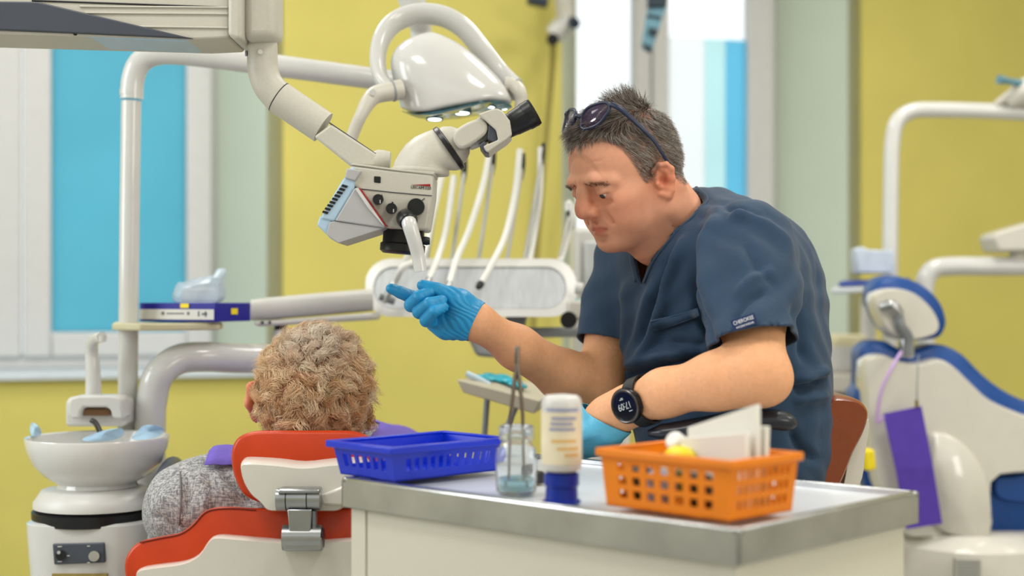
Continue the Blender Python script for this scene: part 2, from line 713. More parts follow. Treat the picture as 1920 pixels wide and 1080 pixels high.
def window(name, spans, zt, bottom):
    """spans: list of (kind, s0, s1): frames and panes, left to right"""
    z0 = SILL + 0.022
    r = bpy.data.objects.new(name, None)
    r.location = wall_pt((spans[0][1] + spans[-1][2]) / 2, DEEP, z0)
    r['kind'] = 'structure'
    COL.objects.link(r)
    s0, s1 = spans[0][1], spans[-1][2]
    mb = MB()
    wbox(mb, s0, s1, DEEP, DEEP + 0.06, z0, z0 + 0.045)
    wbox(mb, s0, s1, DEEP, DEEP + 0.06, zt - 0.05, zt)
    wbox(mb, s0, s0 + 0.03, DEEP, DEEP + 0.06, z0 + 0.045, zt - 0.05)
    wbox(mb, s1 - 0.03, s1, DEEP, DEEP + 0.06, z0 + 0.045, zt - 0.05)
    obj('window_frame', mb, pvc, r, bevel=0.006)
    for sp in spans:
        if sp[0] == 'sash':
            _, a, b, g0, g1, panes = sp
            mb = MB()
            n0 = DEEP - 0.018
            wbox(mb, a, g0, n0, n0 + 0.05, z0 + 0.035, zt - 0.04)
            wbox(mb, g1, b, n0, n0 + 0.05, z0 + 0.035, zt - 0.04)
            wbox(mb, g0, g1, n0, n0 + 0.05, z0 + 0.035, bottom)
            wbox(mb, g0, g1, n0, n0 + 0.05, zt - 0.12, zt - 0.04)
            sash = obj('sash', mb, pvc, r, bevel=0.008)
            for (p0, p1, za, zb, m) in panes:
                mb = MB()
                wbox(mb, p0, p1, n0 + 0.025, n0 + 0.029, za, zb)
                obj('pane', mb, m, sash)
    return r


b1 = wall_z(220, 622, DEEP)
w1 = [('sash', wall_s(-330, DEEP), wall_s(41, DEEP), wall_s(-280, DEEP), wall_s(-10, DEEP),
       [(wall_s(-280, DEEP), wall_s(-10, DEEP), b1, HEAD - 0.1, film_blue)]),
      ('sash', wall_s(44, DEEP), wall_s(398, DEEP), wall_s(97, DEEP), wall_s(349, DEEP),
       [(wall_s(97, DEEP), wall_s(349, DEEP), b1, HEAD - 0.1, film_blue)]),
      ('end', f1b - 0.02, f1b)]
w1[0] = w1[0][:1] + (wall_s(-330, DEEP),) + w1[0][2:]
window('window_1', w1, HEAD, b1)
zf = wall_z(1330, 72, DEEP)
g0, g1 = wall_s(1252, DEEP), wall_s(1400, DEEP)
ge = wall_s(1322, DEEP)
gm = wall_s(1362, DEEP)
film_mid = film('mid_window_strip', (226, 248, 250))  # pane's fade from white to blue put into the tints of three strips
h0, h1 = wall_s(1040, DEEP), wall_s(1186, DEEP)
w2 = [('sash', wall_s(1000, DEEP), wall_s(1218, DEEP), h0, h1, [(h0, h1, b1, HEAD - 0.1, glass_clear)]),
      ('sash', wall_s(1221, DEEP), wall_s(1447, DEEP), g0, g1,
       [(g0, ge, b1, zf, film_pale), (ge, gm, b1, zf, film_mid), (gm, g1, b1, zf, film_edge), (g0, g1, zf, HEAD - 0.1, glass_clear)]),
      ('end', f2b - 0.02, f2b)]
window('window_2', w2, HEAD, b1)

# ------------------------------------------------------------------ helpers for traced outlines with real depth
def PP(pts, Y):
    return [P(x, y, Y) for x, y in pts]


def slab(name, pts, Y, depth, mat, parent, bevel=0.004, seg=3, smooth_n=0, lean=0.0, **kw):
    """outline at distance Y, 'depth' metres thick away from the camera"""
    if smooth_n:
        pts = [tuple(p) for p in spl(pts, smooth_n, True)]
    v = PP(pts, Y)
    mb = MB().prism(v, (0, depth, lean))
    return obj(name, mb, mat, parent, bevel=bevel, seg=seg, **kw)


def ptube(name, pts, r, mat, parent, n=14, sn=6, **kw):
    """tube through (px, py, Y) points; r in metres"""
    if sn:
        pts = spl(pts, sn)
    return obj(name, MB().tube([P(*p) for p in pts], r if not hasattr(r, '__len__') else list(np.interp(np.linspace(0, 1, len(pts)), np.linspace(0, 1, len(r)), r)), n, **kw), mat, parent, angle=50)


# ------------------------------------------------------------------ operating light on its pole
YL = 2.62
lt = root('dental_light', 'white operating light with glowing lenses on a bent pole arm over the patient', 'lamp', P(238, 900, YL) * 1.0)
lt.location.z = 0
base = P(238, 700, YL)
pole_pts = [P(236, 1250, YL), P(240, 700, YL), P(243, 400, YL), P(246, 190, YL)]
pole_pts[0].z = 0.0
obj('pole', MB().tube(pole_pts, 0.0178, 20), white_gloss, lt, angle=60)
arm = [(247, 186, YL), (249, 150, YL), (262, 118, YL), (292, 102, YL), (340, 101, YL), (450, 114, YL + .02), (600, 134, YL + .05), (720, 150, YL + .08), (790, 158, YL + .1)]
ptube('arm', arm, 0.0205, white_gloss, lt, n=20)
ptube('collar', [(246.6, 178, YL), (246.4, 168, YL)], 0.0212, white_gloss, lt, sn=0, n=20)
ptube('riser', [(790, 165, YL + .1), (790, 60, YL + .1), (778, 20, YL + .06), (757, -60, YL + .04)], [0.02, 0.02, 0.024, 0.028], white_gloss, lt, n=18)
YH = 2.5
# lamp housing: rings of an oval dome leaning back over the lens opening
rows = [(206, 752, 957), (199, 751, 961), (188, 748, 959), (172, 744, 952), (150, 737, 936), (125, 731, 913), (104, 733, 890), (85, 745, 866), (71, 765, 842), (63, 790, 822), (60, 803, 812)]
NEAR = ([748, 752, 775, 800, 840, 880, 920, 955, 963], [204, 206, 213, 213, 203, 194, 188, 192, 199])
FAR = ([748, 752, 780, 815, 860, 905, 945, 963], [205, 208, 219, 224, 221, 213, 206, 200])


def under(px, s_):
    """row of the lamp's open underside at depth s_ (-1 near rim, 1 far rim)"""
    n_, f_ = np.interp(px, *NEAR), np.interp(px, *FAR)
    return n_ + (f_ - n_) * (s_ + 1) / 2


rings = []
for (y, xa, xb) in rows:
    a = (xb - xa) / 2
    cx = (xa + xb) / 2
    t = (206 - y) / 146
    ring = []
    for k in range(48):
        an = 2 * math.pi * k / 48
        c, s_ = math.cos(an), math.sin(an)
        px = cx + a * (abs(c) ** 0.9) * (1 if c > 0 else -1)
        y0 = under(857 + 105 * c, -1 if s_ < 0 else 1)
        ring.append(P(px, y + (y0 - 206) * (1 - t) ** 1.6, YH + 0.062 * (a / 105) * s_))
    rings.append(ring)
hd = obj('lamp_housing', MB().loft(rings, True), white_gloss, lt, sub=1, angle=60)
lens_m = M('teal_lens', (70, 130, 145), 0.08, var=0.3, vscale=90, coat=0.6)
glow = M('lit_lamp_lens', (240, 255, 255), 0.3, emit=((225, 250, 255), 6.0))
lring = []
for (dy, f) in ((1.0, 0.985), (2.5, 0.97), (3.0, 0.6), (3.0, 0.2)):
    lring.append([])
    for k in range(48):
        an = 2 * math.pi * k / 48
        c, s_ = math.cos(an), math.sin(an)
        px = 857 + 105 * f * c
        yr = under(857 + 105 * c, -1 if s_ < 0 else 1)
        ym = under(857, 0)
        lring[-1].append(P(px, ym + (yr - ym) * f + dy, YH + 0.062 * f * s_))
lens = obj('lens_cover', MB().loft(lring, True), lens_m, lt, angle=60)
for (x, sy_, r) in ((815, .42, .0135), (866, -.05, .015), (914, -.25, .014), (943, .2, .009)):
    c = P(x, under(x, sy_) + 3.2, YH + .062 * sy_)
    nrm_ = (0, -.12, -1)
    obj('led', MB().lathe([(r * .1, .0012), (r * .85, .0012), (r * .9, .0)], c, nrm_, 24), glow, lens, angle=30)
    obj('led_rim', MB().lathe([(r * .93, -.001), (r * .93, .0016), (r * 1.12, .0016), (r * 1.12, -.001)], c, nrm_, 24, cap=False), M('deep_teal_rim', (20, 52, 62), .3), lens)
yoke = [(738, 172, 2.47), (716, 150, 2.48), (708, 112, 2.5), (716, 72, 2.52), (740, 42, 2.54), (780, 27, 2.55), (828, 30, 2.55), (868, 52, 2.55), (902, 92, 2.55), (934, 134, 2.54), (955, 156, 2.52), (968, 168, 2.5)]
yp = spl(yoke, 6)
obj('yoke', MB().tube([P(*p) for p in yp], [0.0125] * len(yp), 14, up=(0, 1, 0), asp=1.7), white_gloss, lt, angle=60)
for pts, rr in (([(752, 168, 2.46), (728, 172, 2.45), (704, 178, 2.44), (690, 192, 2.43), (676, 218, 2.42), (666, 240, 2.42), (656, 268, 2.42)], [.018, .0165, .0155, .013, .0105, .0105, .010]),
                ([(946, 158, 2.5), (962, 160, 2.5), (974, 172, 2.49), (977, 190, 2.49), (974, 214, 2.49)], [.013, .013, .0125, .011, .010])):
    h = ptube('handle', pts, rr, off_white, lt)
    if rr[0] > .015:
        ptube('joint_ring', [(738, 170.5, 2.454), (735, 171, 2.453)], .0182, grey_plastic, h, sn=0, n=20)
        ptube('handle_screw', [(699, 173, 2.425), (699, 173, 2.418)], .0058, white_plastic, h, sn=0)

# ------------------------------------------------------------------ shelf on the pole, box and bag on it
mb = MB().prism([P(210, 606, YL - .04), P(262, 607, YL - .09), P(412, 606, YL - .02), P(418, 604, YL + .12), P(215, 603, YL + .08)], (0, 0, -0.0125))
obj('shelf_board', mb, M('beige_laminate', (198, 192, 158), 0.5), lt, bevel=0.003)

bx = root('navy_carton', 'navy blue and white flat carton lying on the beige shelf', 'box', P(350, 604, YL))
pa, pb_, pc, pd = P(262, 601, YL + .03), P(404, 601, YL - .04), P(470, 600, YL + .07), P(335, 600, YL + .15)
for p in (pa, pb_, pc, pd):
    p.z = P(300, 603.0, YL).z
hz = 0.034
obj('carton_body', MB().prism([pa, pb_, pc, pd], (0, 0, hz)), navy_box, bx, bevel=0.0015)
nrm = (pb_ - pa).cross(Vector((0, 0, 1))).normalized()
q = [pa.lerp(pb_, t) + nrm * 0.0009 + Vector((0, 0, z)) for t, z in ((0.0, .004), (.985, .004), (.985, .0225), (0.0, .0225))]
obj('white_panel', MB().prism(q, nrm * 0.0006), white_plastic, bx)
q = [pa.lerp(pb_, t) + nrm * 0.0012 + Vector((0, 0, z)) for t, z in ((.55, .025), (.66, .025), (.66, .033), (.55, .033))]
obj('yellow_badge', MB().prism(q, nrm * 0.0008), yellow_print, bx)
n2 = (pc - pb_).cross(Vector((0, 0, 1))).normalized()
q = [pb_.lerp(pc, t) + n2 * 0.0010 + Vector((0, 0, z)) for t, z in ((.42, .013), (.6, .013), (.6, .024), (.42, .024))]
obj('yellow_badge', MB().prism(q, n2 * 0.0008), yellow_print, bx)
for t0, t1, z0, z1 in ((.3, .34, .012, .018), (.37, .6, .0135, .016), (.64, .67, .012, .018), (.78, .80, .01, .019), (.83, .9, .012, .016), (.87, .89, .009, .019)):
    q = [pa.lerp(pb_, t) + nrm * 0.0016 + Vector((0, 0, z)) for t, z in ((t0, z0), (t1, z0), (t1, z1), (t0, z1))]
    obj('print_mark', MB().prism(q, nrm * 0.0003), ink, bx)
bag = [(330, 568), (332, 534), (350, 529), (372, 522), (388, 519), (402, 516), (406, 506), (424, 507), (420, 530), (414, 566)]
rg = []
for yoff, f in ((-.045, .75), (-.03, 1), (.0, 1.03), (.03, 1), (.045, .75)):
    rg.append([P(374 + (x - 374) * f, 568 + (y - 568) * f, YL + .04 + yoff) for x, y in [tuple(p) for p in spl(bag, 4, True)]])
film_bag = M('clear_bag_film', (205, 222, 236), 0.18, alpha=0.55, var=0.2, vscale=25, bump=0.6, bscale=40)
g_ = obj('plastic_bag', MB().loft(rg, True), film_bag, None, label='crumpled clear plastic bag of wipes standing on the navy carton', cat='bag')
obj('wipe_stack', MB().box(P(372, 553, YL + .04), (.055, .04, .026)), M('white_tissue', (232, 232, 228), 0.9), g_, bevel=.005)

# ------------------------------------------------------------------ dental unit: arms, console with hoses, spittoon
un = root('dental_unit_arm', 'thick white bent support arm behind the grey-haired patient, carrying the instrument console', 'arm', P(285, 820, 2.66) * 1)
un.location.z = 0
armp = [(282, 1230, 2.6), (282, 830, 2.6), (286, 745, 2.6), (300, 700, 2.6), (335, 674, 2.62), (385, 669, 2.64), (450, 672, 2.68), (560, 672, 2.76), (640, 672, 2.82)]
w0 = [P(*p) for p in spl(armp, 6)]
w0[0].z = 0
obj('elbow_tube', MB().tube(w0, .0275, 22), white_gloss, un, angle=60)
ptube('pivot_post', [(528, 672, 2.74), (528, 640, 2.74), (526, 618, 2.74)], [.036, .022, .015], white_plastic, un, n=18)
ptube('pivot_neck', [(526, 620, 2.74), (526, 606, 2.74)], .012, black, un, sn=0)
mb = MB()
secs = [(470, 562, 602, 2.72), (500, 558, 600, 2.73), (600, 549, 592, 2.79), (700, 541, 583, 2.85)]
rings = []
for x, ya, yb, Y in secs:
    rg = []
    for k in range(18):
        a = 2 * math.pi * k / 18
        c, s_ = math.cos(a), math.sin(a)
        rg.append(P(x, (ya + yb) / 2 - (yb - ya) / 2 * (abs(s_) ** .7) * (1 if s_ > 0 else -1), Y - .03 * (abs(c) ** .7) * (1 if c > 0 else -1)))
    rings.append(rg)
bm_ = obj('beam', MB().loft(rings), white_plastic, un, angle=50)
mb = MB()
q0 = [P(472, 603, 2.69), P(700, 586, 2.82), P(700, 600, 2.82), P(478, 613, 2.69)]
obj('beam_cover', MB().prism(q0, (0.01, .055, 0)), white_plastic, un, bevel=.005)
for x in (492, 506):
    ptube('bolt', [(x, 605, 2.70), (x, 605, 2.688)], .003, black, bm_, sn=0, n=8)

YC = 2.9
cn = root('instrument_console', 'silver grey instrument console with rounded white rim and upright hoses before the yellow wall', 'dental console', P(880, 590, YC))


def rrect(x0, x1, y0, y1, r, n=6, skew=0.0):
    pts = []
    for cx, cy, a0 in ((x1 - r, y0 + r, -90), (x1 - r, y1 - r, 0), (x0 + r, y1 - r, 90), (x0 + r, y0 + r, 180)):
        for i in range(n + 1):
            a = math.radians(a0 + 90 * i / n)
            y = cy + r * math.sin(a)
            pts.append((cx + r * math.cos(a) - skew * (y - y0) / (y1 - y0), y))
    return pts


silver = M('silver_mesh_panel', (184, 187, 190), 0.4, metal=0.15, var=0.10, vscale=18, stretch=(9, 1, 1))
outer = rrect(688, 1078, 487, 592, 46, skew=0)


def onslant(pts, off):
    # console face leans: top edge further away
    return [P(x, y, YC + off + (592 - y) / 105 * .10) for x, y in pts]


mb = MB().loft([onslant(outer, 0.0), onslant(outer, .035)])
obj('console_body', mb, white_plastic, cn, bevel=.006)
inner = rrect(700, 1062, 500, 579, 38)
o_in = onslant(inner, -.008)
mb = MB().loft([o_in, onslant(inner, .004)])
pn = obj('panel', mb, silver, cn, bevel=.002)
mb = MB()
o_out, o_o2 = onslant(rrect(685, 1081, 485, 594, 48), -.006), onslant(inner, -.012)
mb.loft([onslant(rrect(685, 1081, 485, 594, 48), .012), o_out, o_o2, onslant(inner, .0)], cap=False)
obj('rim', mb, white_plastic, cn, angle=30)
YR = YC + .13
rods = [((872, 312), (847, 490)), ((926, 295), (897, 490)), ((981, 303), (950, 490)), ((1018, 284), (983, 490)), ((1068, 400), (1049, 490)), ((829, 318), (800, 490))]
for (a, b) in rods:
    rd = ptube('rod', [(a[0], a[1], YR), (b[0], b[1], YR - .03)], .0042, M('pale_grey_rod', (182, 182, 176), .35, metal=.3), cn, sn=0, n=10)
    ptube('rod_clip', [(a[0] + 1, a[1] - 16, YR), (a[0] - 4, a[1] + 34, YR)], [.0035, .0075, .004], black, rd, sn=3, n=10)
hoses = [[(830, 322, YR), (812, 400, YR - .03), (792, 480, YR - .1), (757, 500, YR - .18), (738, 533, YC - .02)],
         [(851, 330, YR), (838, 420, YR - .03), (822, 480, YR - .08), (804, 523, YC - .02)],
         [(918, 288, YR), (905, 350, YR - .02), (880, 430, YR - .06), (856, 486, YR - .1), (843, 530, YC - .02)],
         [(975, 280, YR), (966, 360, YR - .02), (948, 440, YR - .07), (925, 490, YR - .12), (903, 530, YC - .03)],
         [(1014, 276, YR), (1012, 360, YR), (1003, 430, YR), (993, 488, YR - .03)],
         [(1064, 395, YR), (1066, 380, YR), (1072, 400, YR), (1062, 450, YR), (1050, 490, YR - .03)],
         [(770, 470, YR - .15), (752, 505, YC - .01), (736, 540, YC - .03)]]
hose_m = M('white_silicone_hose', (222, 222, 216), 0.4, var=0.03)
for hps in hoses:
    ptube('hose', hps, .0065, hose_m, cn, n=12)
for (x, y, x2, y2, m, r) in ((903, 530, 896, 540, black, .0085), (738, 530, 720, 568, chrome, .008), (806, 520, 798, 545, chrome, .0065), (843, 528, 838, 550, chrome, .0065)):
    ptube('handpiece', [(x, y, YC - .035), (x2, y2, YC - .045)], [r * .8, r, r * .6], m, cn, sn=3)
ptube('console_clip', [(712, 556, YC - .04), (740, 566, YC - .04)], .007, mid_grey, cn, sn=3)
ptube('side_knob', [(1078, 540, YC), (1092, 542, YC)], .012, white_plastic, cn, sn=0, n=16)
cart2 = [(1062, 566, 1100, 598), ]
obj('hinge_block', MB().box(P(1086, 582, YC + .03), (.05, .06, .04)), off_white, cn, bevel=.006)
ptube('hinge_wheel', [(1066, 600, YC - .02), (1066, 600, YC + .03)], .017, black, cn, sn=0, n=18)
mb = MB().prism(PP([(868, 592), (932, 592), (952, 640), (936, 672), (893, 668), (876, 632)], YC + .04), (0, .06, 0))
obj('bracket', mb, grey_plastic, cn, bevel=.008)
obj('bracket', MB().prism(PP([(950, 586), (990, 586), (978, 640), (945, 622)], YC + .05), (0, .05, 0)), mid_grey, cn, bevel=.005)
ptube('rail', [(890, 625, YC + .08), (1100, 622, YC + .08), (1160, 622, YC + .08)], .011, grey_plastic, cn, sn=0)

tt = root('assistant_tray', 'tilted beige side tray with teal sachets behind the pointing forearm', 'tray', P(935, 735, 2.75))
tray_m = M('beige_tray', (186, 178, 156), 0.5)
tray = [P(856, 712, 2.68), P(1012, 752, 2.68), P(1060, 724, 2.86), P(905, 704, 2.86)]
obj('tray_board', MB().loft([[p + Vector((0, 0, -.012)) * 1.0 + (Vector((.012, 0, -.012)) if i in (0, 3) else Vector((-.01, 0, -.012))) for i, p in enumerate(tray)], tray]), tray_m, tt, bevel=.002)
for a, b in (((975, 745), (930, 850)), ((915, 726), (905, 860))):
    ptube('leg', [(a[0], a[1], 2.76), (b[0], b[1], 2.76), (b[0] - 20, 1576, 2.76)], .006, grey_plastic, tt, sn=0)
obj('tray_grip', MB().tube([P(874, 700, 2.72), P(896, 710, 2.72), P(918, 722, 2.72)], .006, 10), M('pale_blue_plastic', (190, 212, 224), 0.3), tt)
teal = M('teal_sachet', (42, 165, 185), 0.25, var=0.35, vscale=60, bump=0.5, bscale=70)
random.seed(4)
for i, (x, y, Y) in enumerate(((908, 709, 2.74), (935, 712, 2.75), (958, 716, 2.74), (946, 708, 2.8), (922, 706, 2.8), (970, 722, 2.73))):
    c = P(x, y, Y)
    R = Matrix.Rotation(random.uniform(-.6, .6), 3, 'Z') @ Matrix.Rotation(0.2, 3, 'Y')
    names = ['leftmost teal sachet on the beige side tray', 'teal sachet second from left at the front of the beige tray', 'teal sachet in the middle of the beige tray front',
             'teal sachet at the back middle of the beige tray', 'teal sachet at the back left of the beige tray', 'rightmost teal sachet on the beige tray beside the forearm']
    obj('sachet', MB().ell(c, (.02, .013, .006), R, 14, 8), teal, None, label=names[i], cat='sachet', group='teal sachets on the side tray')

# white equipment tower behind the console
YE = 3.15
tw = root('equipment_tower', 'tall white equipment tower with two grey knobs, just left of the seated dentist', 'cabinet', P(1110, 900, YE))
tw.location.z = 0
b0, t0 = P(1076, 1300, YE), P(1076, 425, YE)
wd = (1165 - 1076) / FPX * YE
obj('tower_body', MB().box((b0.x + wd / 2 + .01, YE + .12, t0.z / 2), (wd + .02, .22, t0.z)), white_plastic, tw, bevel=.012)
obj('front_panel', MB().box(P(1128, 530, YE) + Vector((0, -.002, 0)), (.075, .012, .18)), M('light_grey_panel', (196, 200, 200), .4), tw, bevel=.004)
for x, y in ((1120, 521), (1133, 510)):
    ptube('knob', [(x, y, YE - .005), (x, y, YE - .02)], .0085, mid_grey, tw, sn=0, n=18)
obj('seafoam_cup', MB().lathe([(.016, 0), (.02, .03), (.018, .03), (.015, .004)], P(1092, 588, YC + .03), (0, 0, 1), 18), M('seafoam_plastic', (190, 225, 222), .3), None,
    label='small seafoam cup on the white hinge block of the console', cat='cup')

# ------------------------------------------------------------------ spittoon
YS = 2.44
mpx = YS / FPX
sp = root('spittoon', 'white spittoon unit with a round porcelain bowl on a column, left of the chair', 'spittoon', P(183, 900, YS))
sp.location.z = 0


def lath(name, rows, cx, Y, mat, parent, n=40, sy=1.0, **kw):
    """rows = [(half width in px, row y)]"""
    m = Y / FPX
    return obj(name, MB().lathe([(w * m, EYE - (y - HOR) * m) for w, y in rows], (P(cx, 0, Y).x, Y, 0), (0, 0, 1), n, sy=sy, **kw), mat, parent, angle=50)


porcelain = M('white_porcelain', (214, 214, 211), 0.1, var=0.01, coat=0.5)
lath('bowl', [(60, 914), (74, 911), (72, 904), (96, 890), (117, 868), (128, 842), (132, 822), (131, 818), (126, 820), (120, 845), (100, 872), (60, 886), (4, 890)], 183, YS, porcelain, sp)
lath('bowl_base', [(40, 905), (98, 916), (113, 938), (113, 948), (90, 953), (86, 966), (60, 968)], 180, YS, white_plastic, sp)
lath('black_band', [(100, 948), (113, 955), (112, 975), (100, 978)], 177, YS, black, sp)


def col_ring(cx, hw, hd, y, Y):
    m = Y / FPX
    pts = []
    for k in range(40):
        a = 2 * math.pi * k / 40
        c, s_ = math.cos(a), math.sin(a)
        pts.append(Vector((P(cx, 0, Y).x + hw * m * abs(c) ** .6 * (1 if c > 0 else -1), Y + hd * m * abs(s_) ** .6 * (1 if s_ > 0 else -1), EYE - (y - HOR) * m)))
    return pts


zf = HOR + EYE / mpx
obj('column', MB().loft([col_ring(177, 80, 80, zf, YS), col_ring(177, 92, 92, 1250, YS), col_ring(177, 104, 100, 1100, YS), col_ring(177, 113, 105, 985, YS), col_ring(177, 113, 105, 972, YS), col_ring(177, 106, 98, 968, YS)]), white_gloss, sp, angle=50)
YF = YS - 105 * mpx
cp = obj('control_panel', MB().prism(PP([(98, 1020), (195, 1018), (197, 1055), (101, 1059)], YF - .003), (0, .012, 0)), M('slate_panel', (72, 78, 88), .35), sp, bevel=.002)
ptube('knob', [(176, 1043, YF - .002), (176, 1043, YF - .016)], .0085, chrome, cp, sn=0, n=20)
ptube('switch_base', [(114, 1041, YF - .002), (114, 1041, YF - .008)], .008, black, cp, sn=0, n=20)
ptube('switch_lever', [(114, 1041, YF - .006), (110, 1036, YF - .02)], [.002, .003], chrome, cp, sn=0, n=10)
for x, y, w in ((112, 1025, 8), (128, 1042, 5), (166, 1024, 5), (166, 1055, 5), (112, 1053, 8)):
    obj('panel_mark', MB().box(P(x, y, YF - .0035), (w * mpx, .001, .0015)), white_plastic, cp)
obj('label_strip', MB().box(P(150, 1079, YF + .002), (.09, .006, .006)), M('tan_label', (150, 130, 70), .5), sp)
# filler block behind the bowl and its spout
YB = YS + .085
obj('filler_block', MB().prism(PP([(122, 800), (122, 754), (130, 744), (226, 744), (233, 756), (233, 800)], YB), (0, .07, 0)), white_plastic, sp, bevel=.006)
tr_ = [(128, 760), (130, 747), (148, 742), (210, 742), (228, 748), (228, 762), (232, 784), (224, 786), (210, 784), (208, 770), (200, 764), (156, 764), (150, 772), (150, 784), (134, 786), (128, 778)]
obj('cup_rest', MB().prism(PP(tr_, YB - .03), (0, .05, 0)), white_plastic, sp, bevel=.004)
obj('rest_drawer', MB().prism(PP([(154, 766), (204, 766), (206, 780), (154, 780)], YB - .012), (0, .03, 0)), M('amber_plastic', (120, 84, 52), .3, coat=.5), sp, bevel=.002)
obj('rest_tray', MB().prism(PP([(146, 752), (208, 752), (206, 764), (150, 764)], YB - .02), (0, .03, 0)), M('cream_plastic', (224, 214, 178), .4), sp, bevel=.003)
spout = [(175, 748, YB + .04), (175, 720, YB + .04), (174, 690, YB + .04), (172, 662, YB + .04), (173, 645, YB + .03), (180, 634, YB + .01), (191, 632, YB - .01)]
ptube('spout', spout, [.0145, .0138, .0128, .0115, .0105, .0098, .0095], white_gloss, sp, n=18)
ptube('spout_nozzle', [(192, 630, YB - .012), (192, 641, YB - .012)], .0062, white_gloss, sp, sn=0)
ptube('drain_hose', [(172, 788, YB - .04), (178, 792, YB - .045), (183, 800, YB - .06), (190, 816, YB - .085)], .0048, black, sp)
wrap_m = M('blue_plastic_wrap', (168, 205, 232), 0.15, alpha=0.62, var=0.15, vscale=30, bump=0.7, bscale=35)
for nm, lb, ps in (('bag_liner', 'pale blue plastic liner sheet draped across the inside of the spittoon bowl', [(140, 828), (168, 815), (205, 803), (238, 800), (232, 824), (190, 829)]),
                   ('bag_liner', 'pale blue plastic liner corner folded over the right rim of the spittoon bowl', [(236, 826), (262, 804), (268, 795), (300, 797), (312, 806), (302, 820), (270, 826)]),
                   ('bag_liner', 'pale blue plastic liner tip standing over the left rim of the spittoon bowl', [(54, 817), (56, 790), (66, 792), (78, 804), (80, 816), (66, 820)])):
    yy = YS - .03 if ps[0][0] == 140 else YS + .0
    pts = []
    for i in range(len(ps)):
        pts.append(P(ps[i][0], ps[i][1], yy + .04 * math.sin(i * 1.9) + (0.03 if ps[i][1] < 808 else 0)))
    cen = sum(pts, Vector()) / len(pts) + Vector((0, -.012, .004))
    mb = MB().add(pts + [cen], [(i, (i + 1) % len(pts), len(pts)) for i in range(len(pts))])
    obj(nm, mb, wrap_m, None, solid=.001, sub=2, label=lb, cat='plastic liner', group='blue liners in the spittoon bowl')

# ------------------------------------------------------------------ foreground cart
Y0 = 1.42
CZ = EYE - (998 - HOR) / FPX * Y0            # top surface height


def onz(px, py, z):
    Y = (EYE - z) * FPX / (py - HOR)
    return Vector(((px - 960) / FPX * Y, Y, z))


cC, cL, cR = onz(1386, 998, CZ), onz(640, 900, CZ), onz(1705, 914, CZ)
ca = (cL - cC)
ca_len = ca.length
ca.normalize()
cb = Vector((-ca.y, ca.x, 0))
if cb.dot(cR - cC) < 0:
    cb = -cb
cb_len = (cR - cC).dot(cb) * .885


def on_cart(u, v, z=0.0):
    """u metres from the near corner along the front edge (to the left), v along the right edge"""
    return cC + ca * u + cb * v + Vector((0, 0, z))


cream = M('cream_painted_metal', (206, 202, 186), 0.45, var=0.02, vscale=6)
top_m = M('pale_laminate_top', (214, 218, 224), 0.25, var=0.03, vscale=8)
rim_m = M('worn_aluminium_edge', (196, 198, 200), 0.22, metal=1.0, var=0.12, vscale=16)
ct = root('instrument_cart', 'cream metal cart with an aluminium-edged top in the foreground', 'cart', on_cart(ca_len / 2, cb_len / 2, -CZ))
i_ = .012
c4 = lambda e, z: [on_cart(e, e, z), on_cart(ca_len - e, e, z), on_cart(ca_len - e, cb_len - e, z), on_cart(e, cb_len - e, z)]
obj('cart_body', MB().loft([c4(.012, -CZ + .09), c4(.012, -.033)]), cream, ct, bevel=.004)
obj('cart_top', MB().loft([c4(.006, -.026), c4(.006, -.003)]), top_m, ct, bevel=.001)
for a, b, c, d in ((0, 0, 1, 0), (1, 0, 1, 1), (1, 1, 0, 1), (0, 1, 0, 0)):
    p, q = on_cart(a * ca_len, b * cb_len), on_cart(c * ca_len, d * cb_len)
    dr = (q - p).normalized()
    inn = Vector((-dr.y, dr.x, 0))
    if inn.dot(on_cart(ca_len / 2, cb_len / 2) - p) < 0:
        inn = -inn
    prof = [(0, -.034), (0, .001), (.003, .004), (.009, .004), (.009, -.0035), (.004, -.0035), (.004, -.034)]
    obj('edge_strip', MB().loft([[p + inn * x + Vector((0, 0, z)) for x, z in prof], [q + inn * x + Vector((0, 0, z)) for x, z in prof]]), rim_m, ct, bevel=.0012)
obj('corner_post', MB().loft([[on_cart(u, v, -CZ + .09) for u, v in ((.009, .009), (.03, .009), (.03, .011), (.009, .03))], [on_cart(u, v, -.034) for u, v in ((.009, .009), (.03, .009), (.03, .011), (.009, .03))]]), cream, ct)
pp = [(ca_len - .035, .0095), (ca_len - .008, .0095), (ca_len - .008, .013), (ca_len - .035, .013)]
obj('corner_post', MB().loft([[on_cart(u, v, -CZ + .09) for u, v in pp], [on_cart(u, v, -.034) for u, v in pp]]), cream, ct, bevel=.001)
for u in (.05, ca_len - .05):
    for v in (.05, cb_len - .05):
        c = on_cart(u, v, -CZ + .045)
        w = obj('castor', MB().lathe([(.02, -.012), (.04, -.012), (.045, -.006), (.045, .006), (.04, .012), (.02, .012)], c, ca, 24), black, ct)
        obj('castor_fork', MB().box(c + Vector((0, 0, .03)), (.03, .035, .05)), chrome, w, bevel=.004)


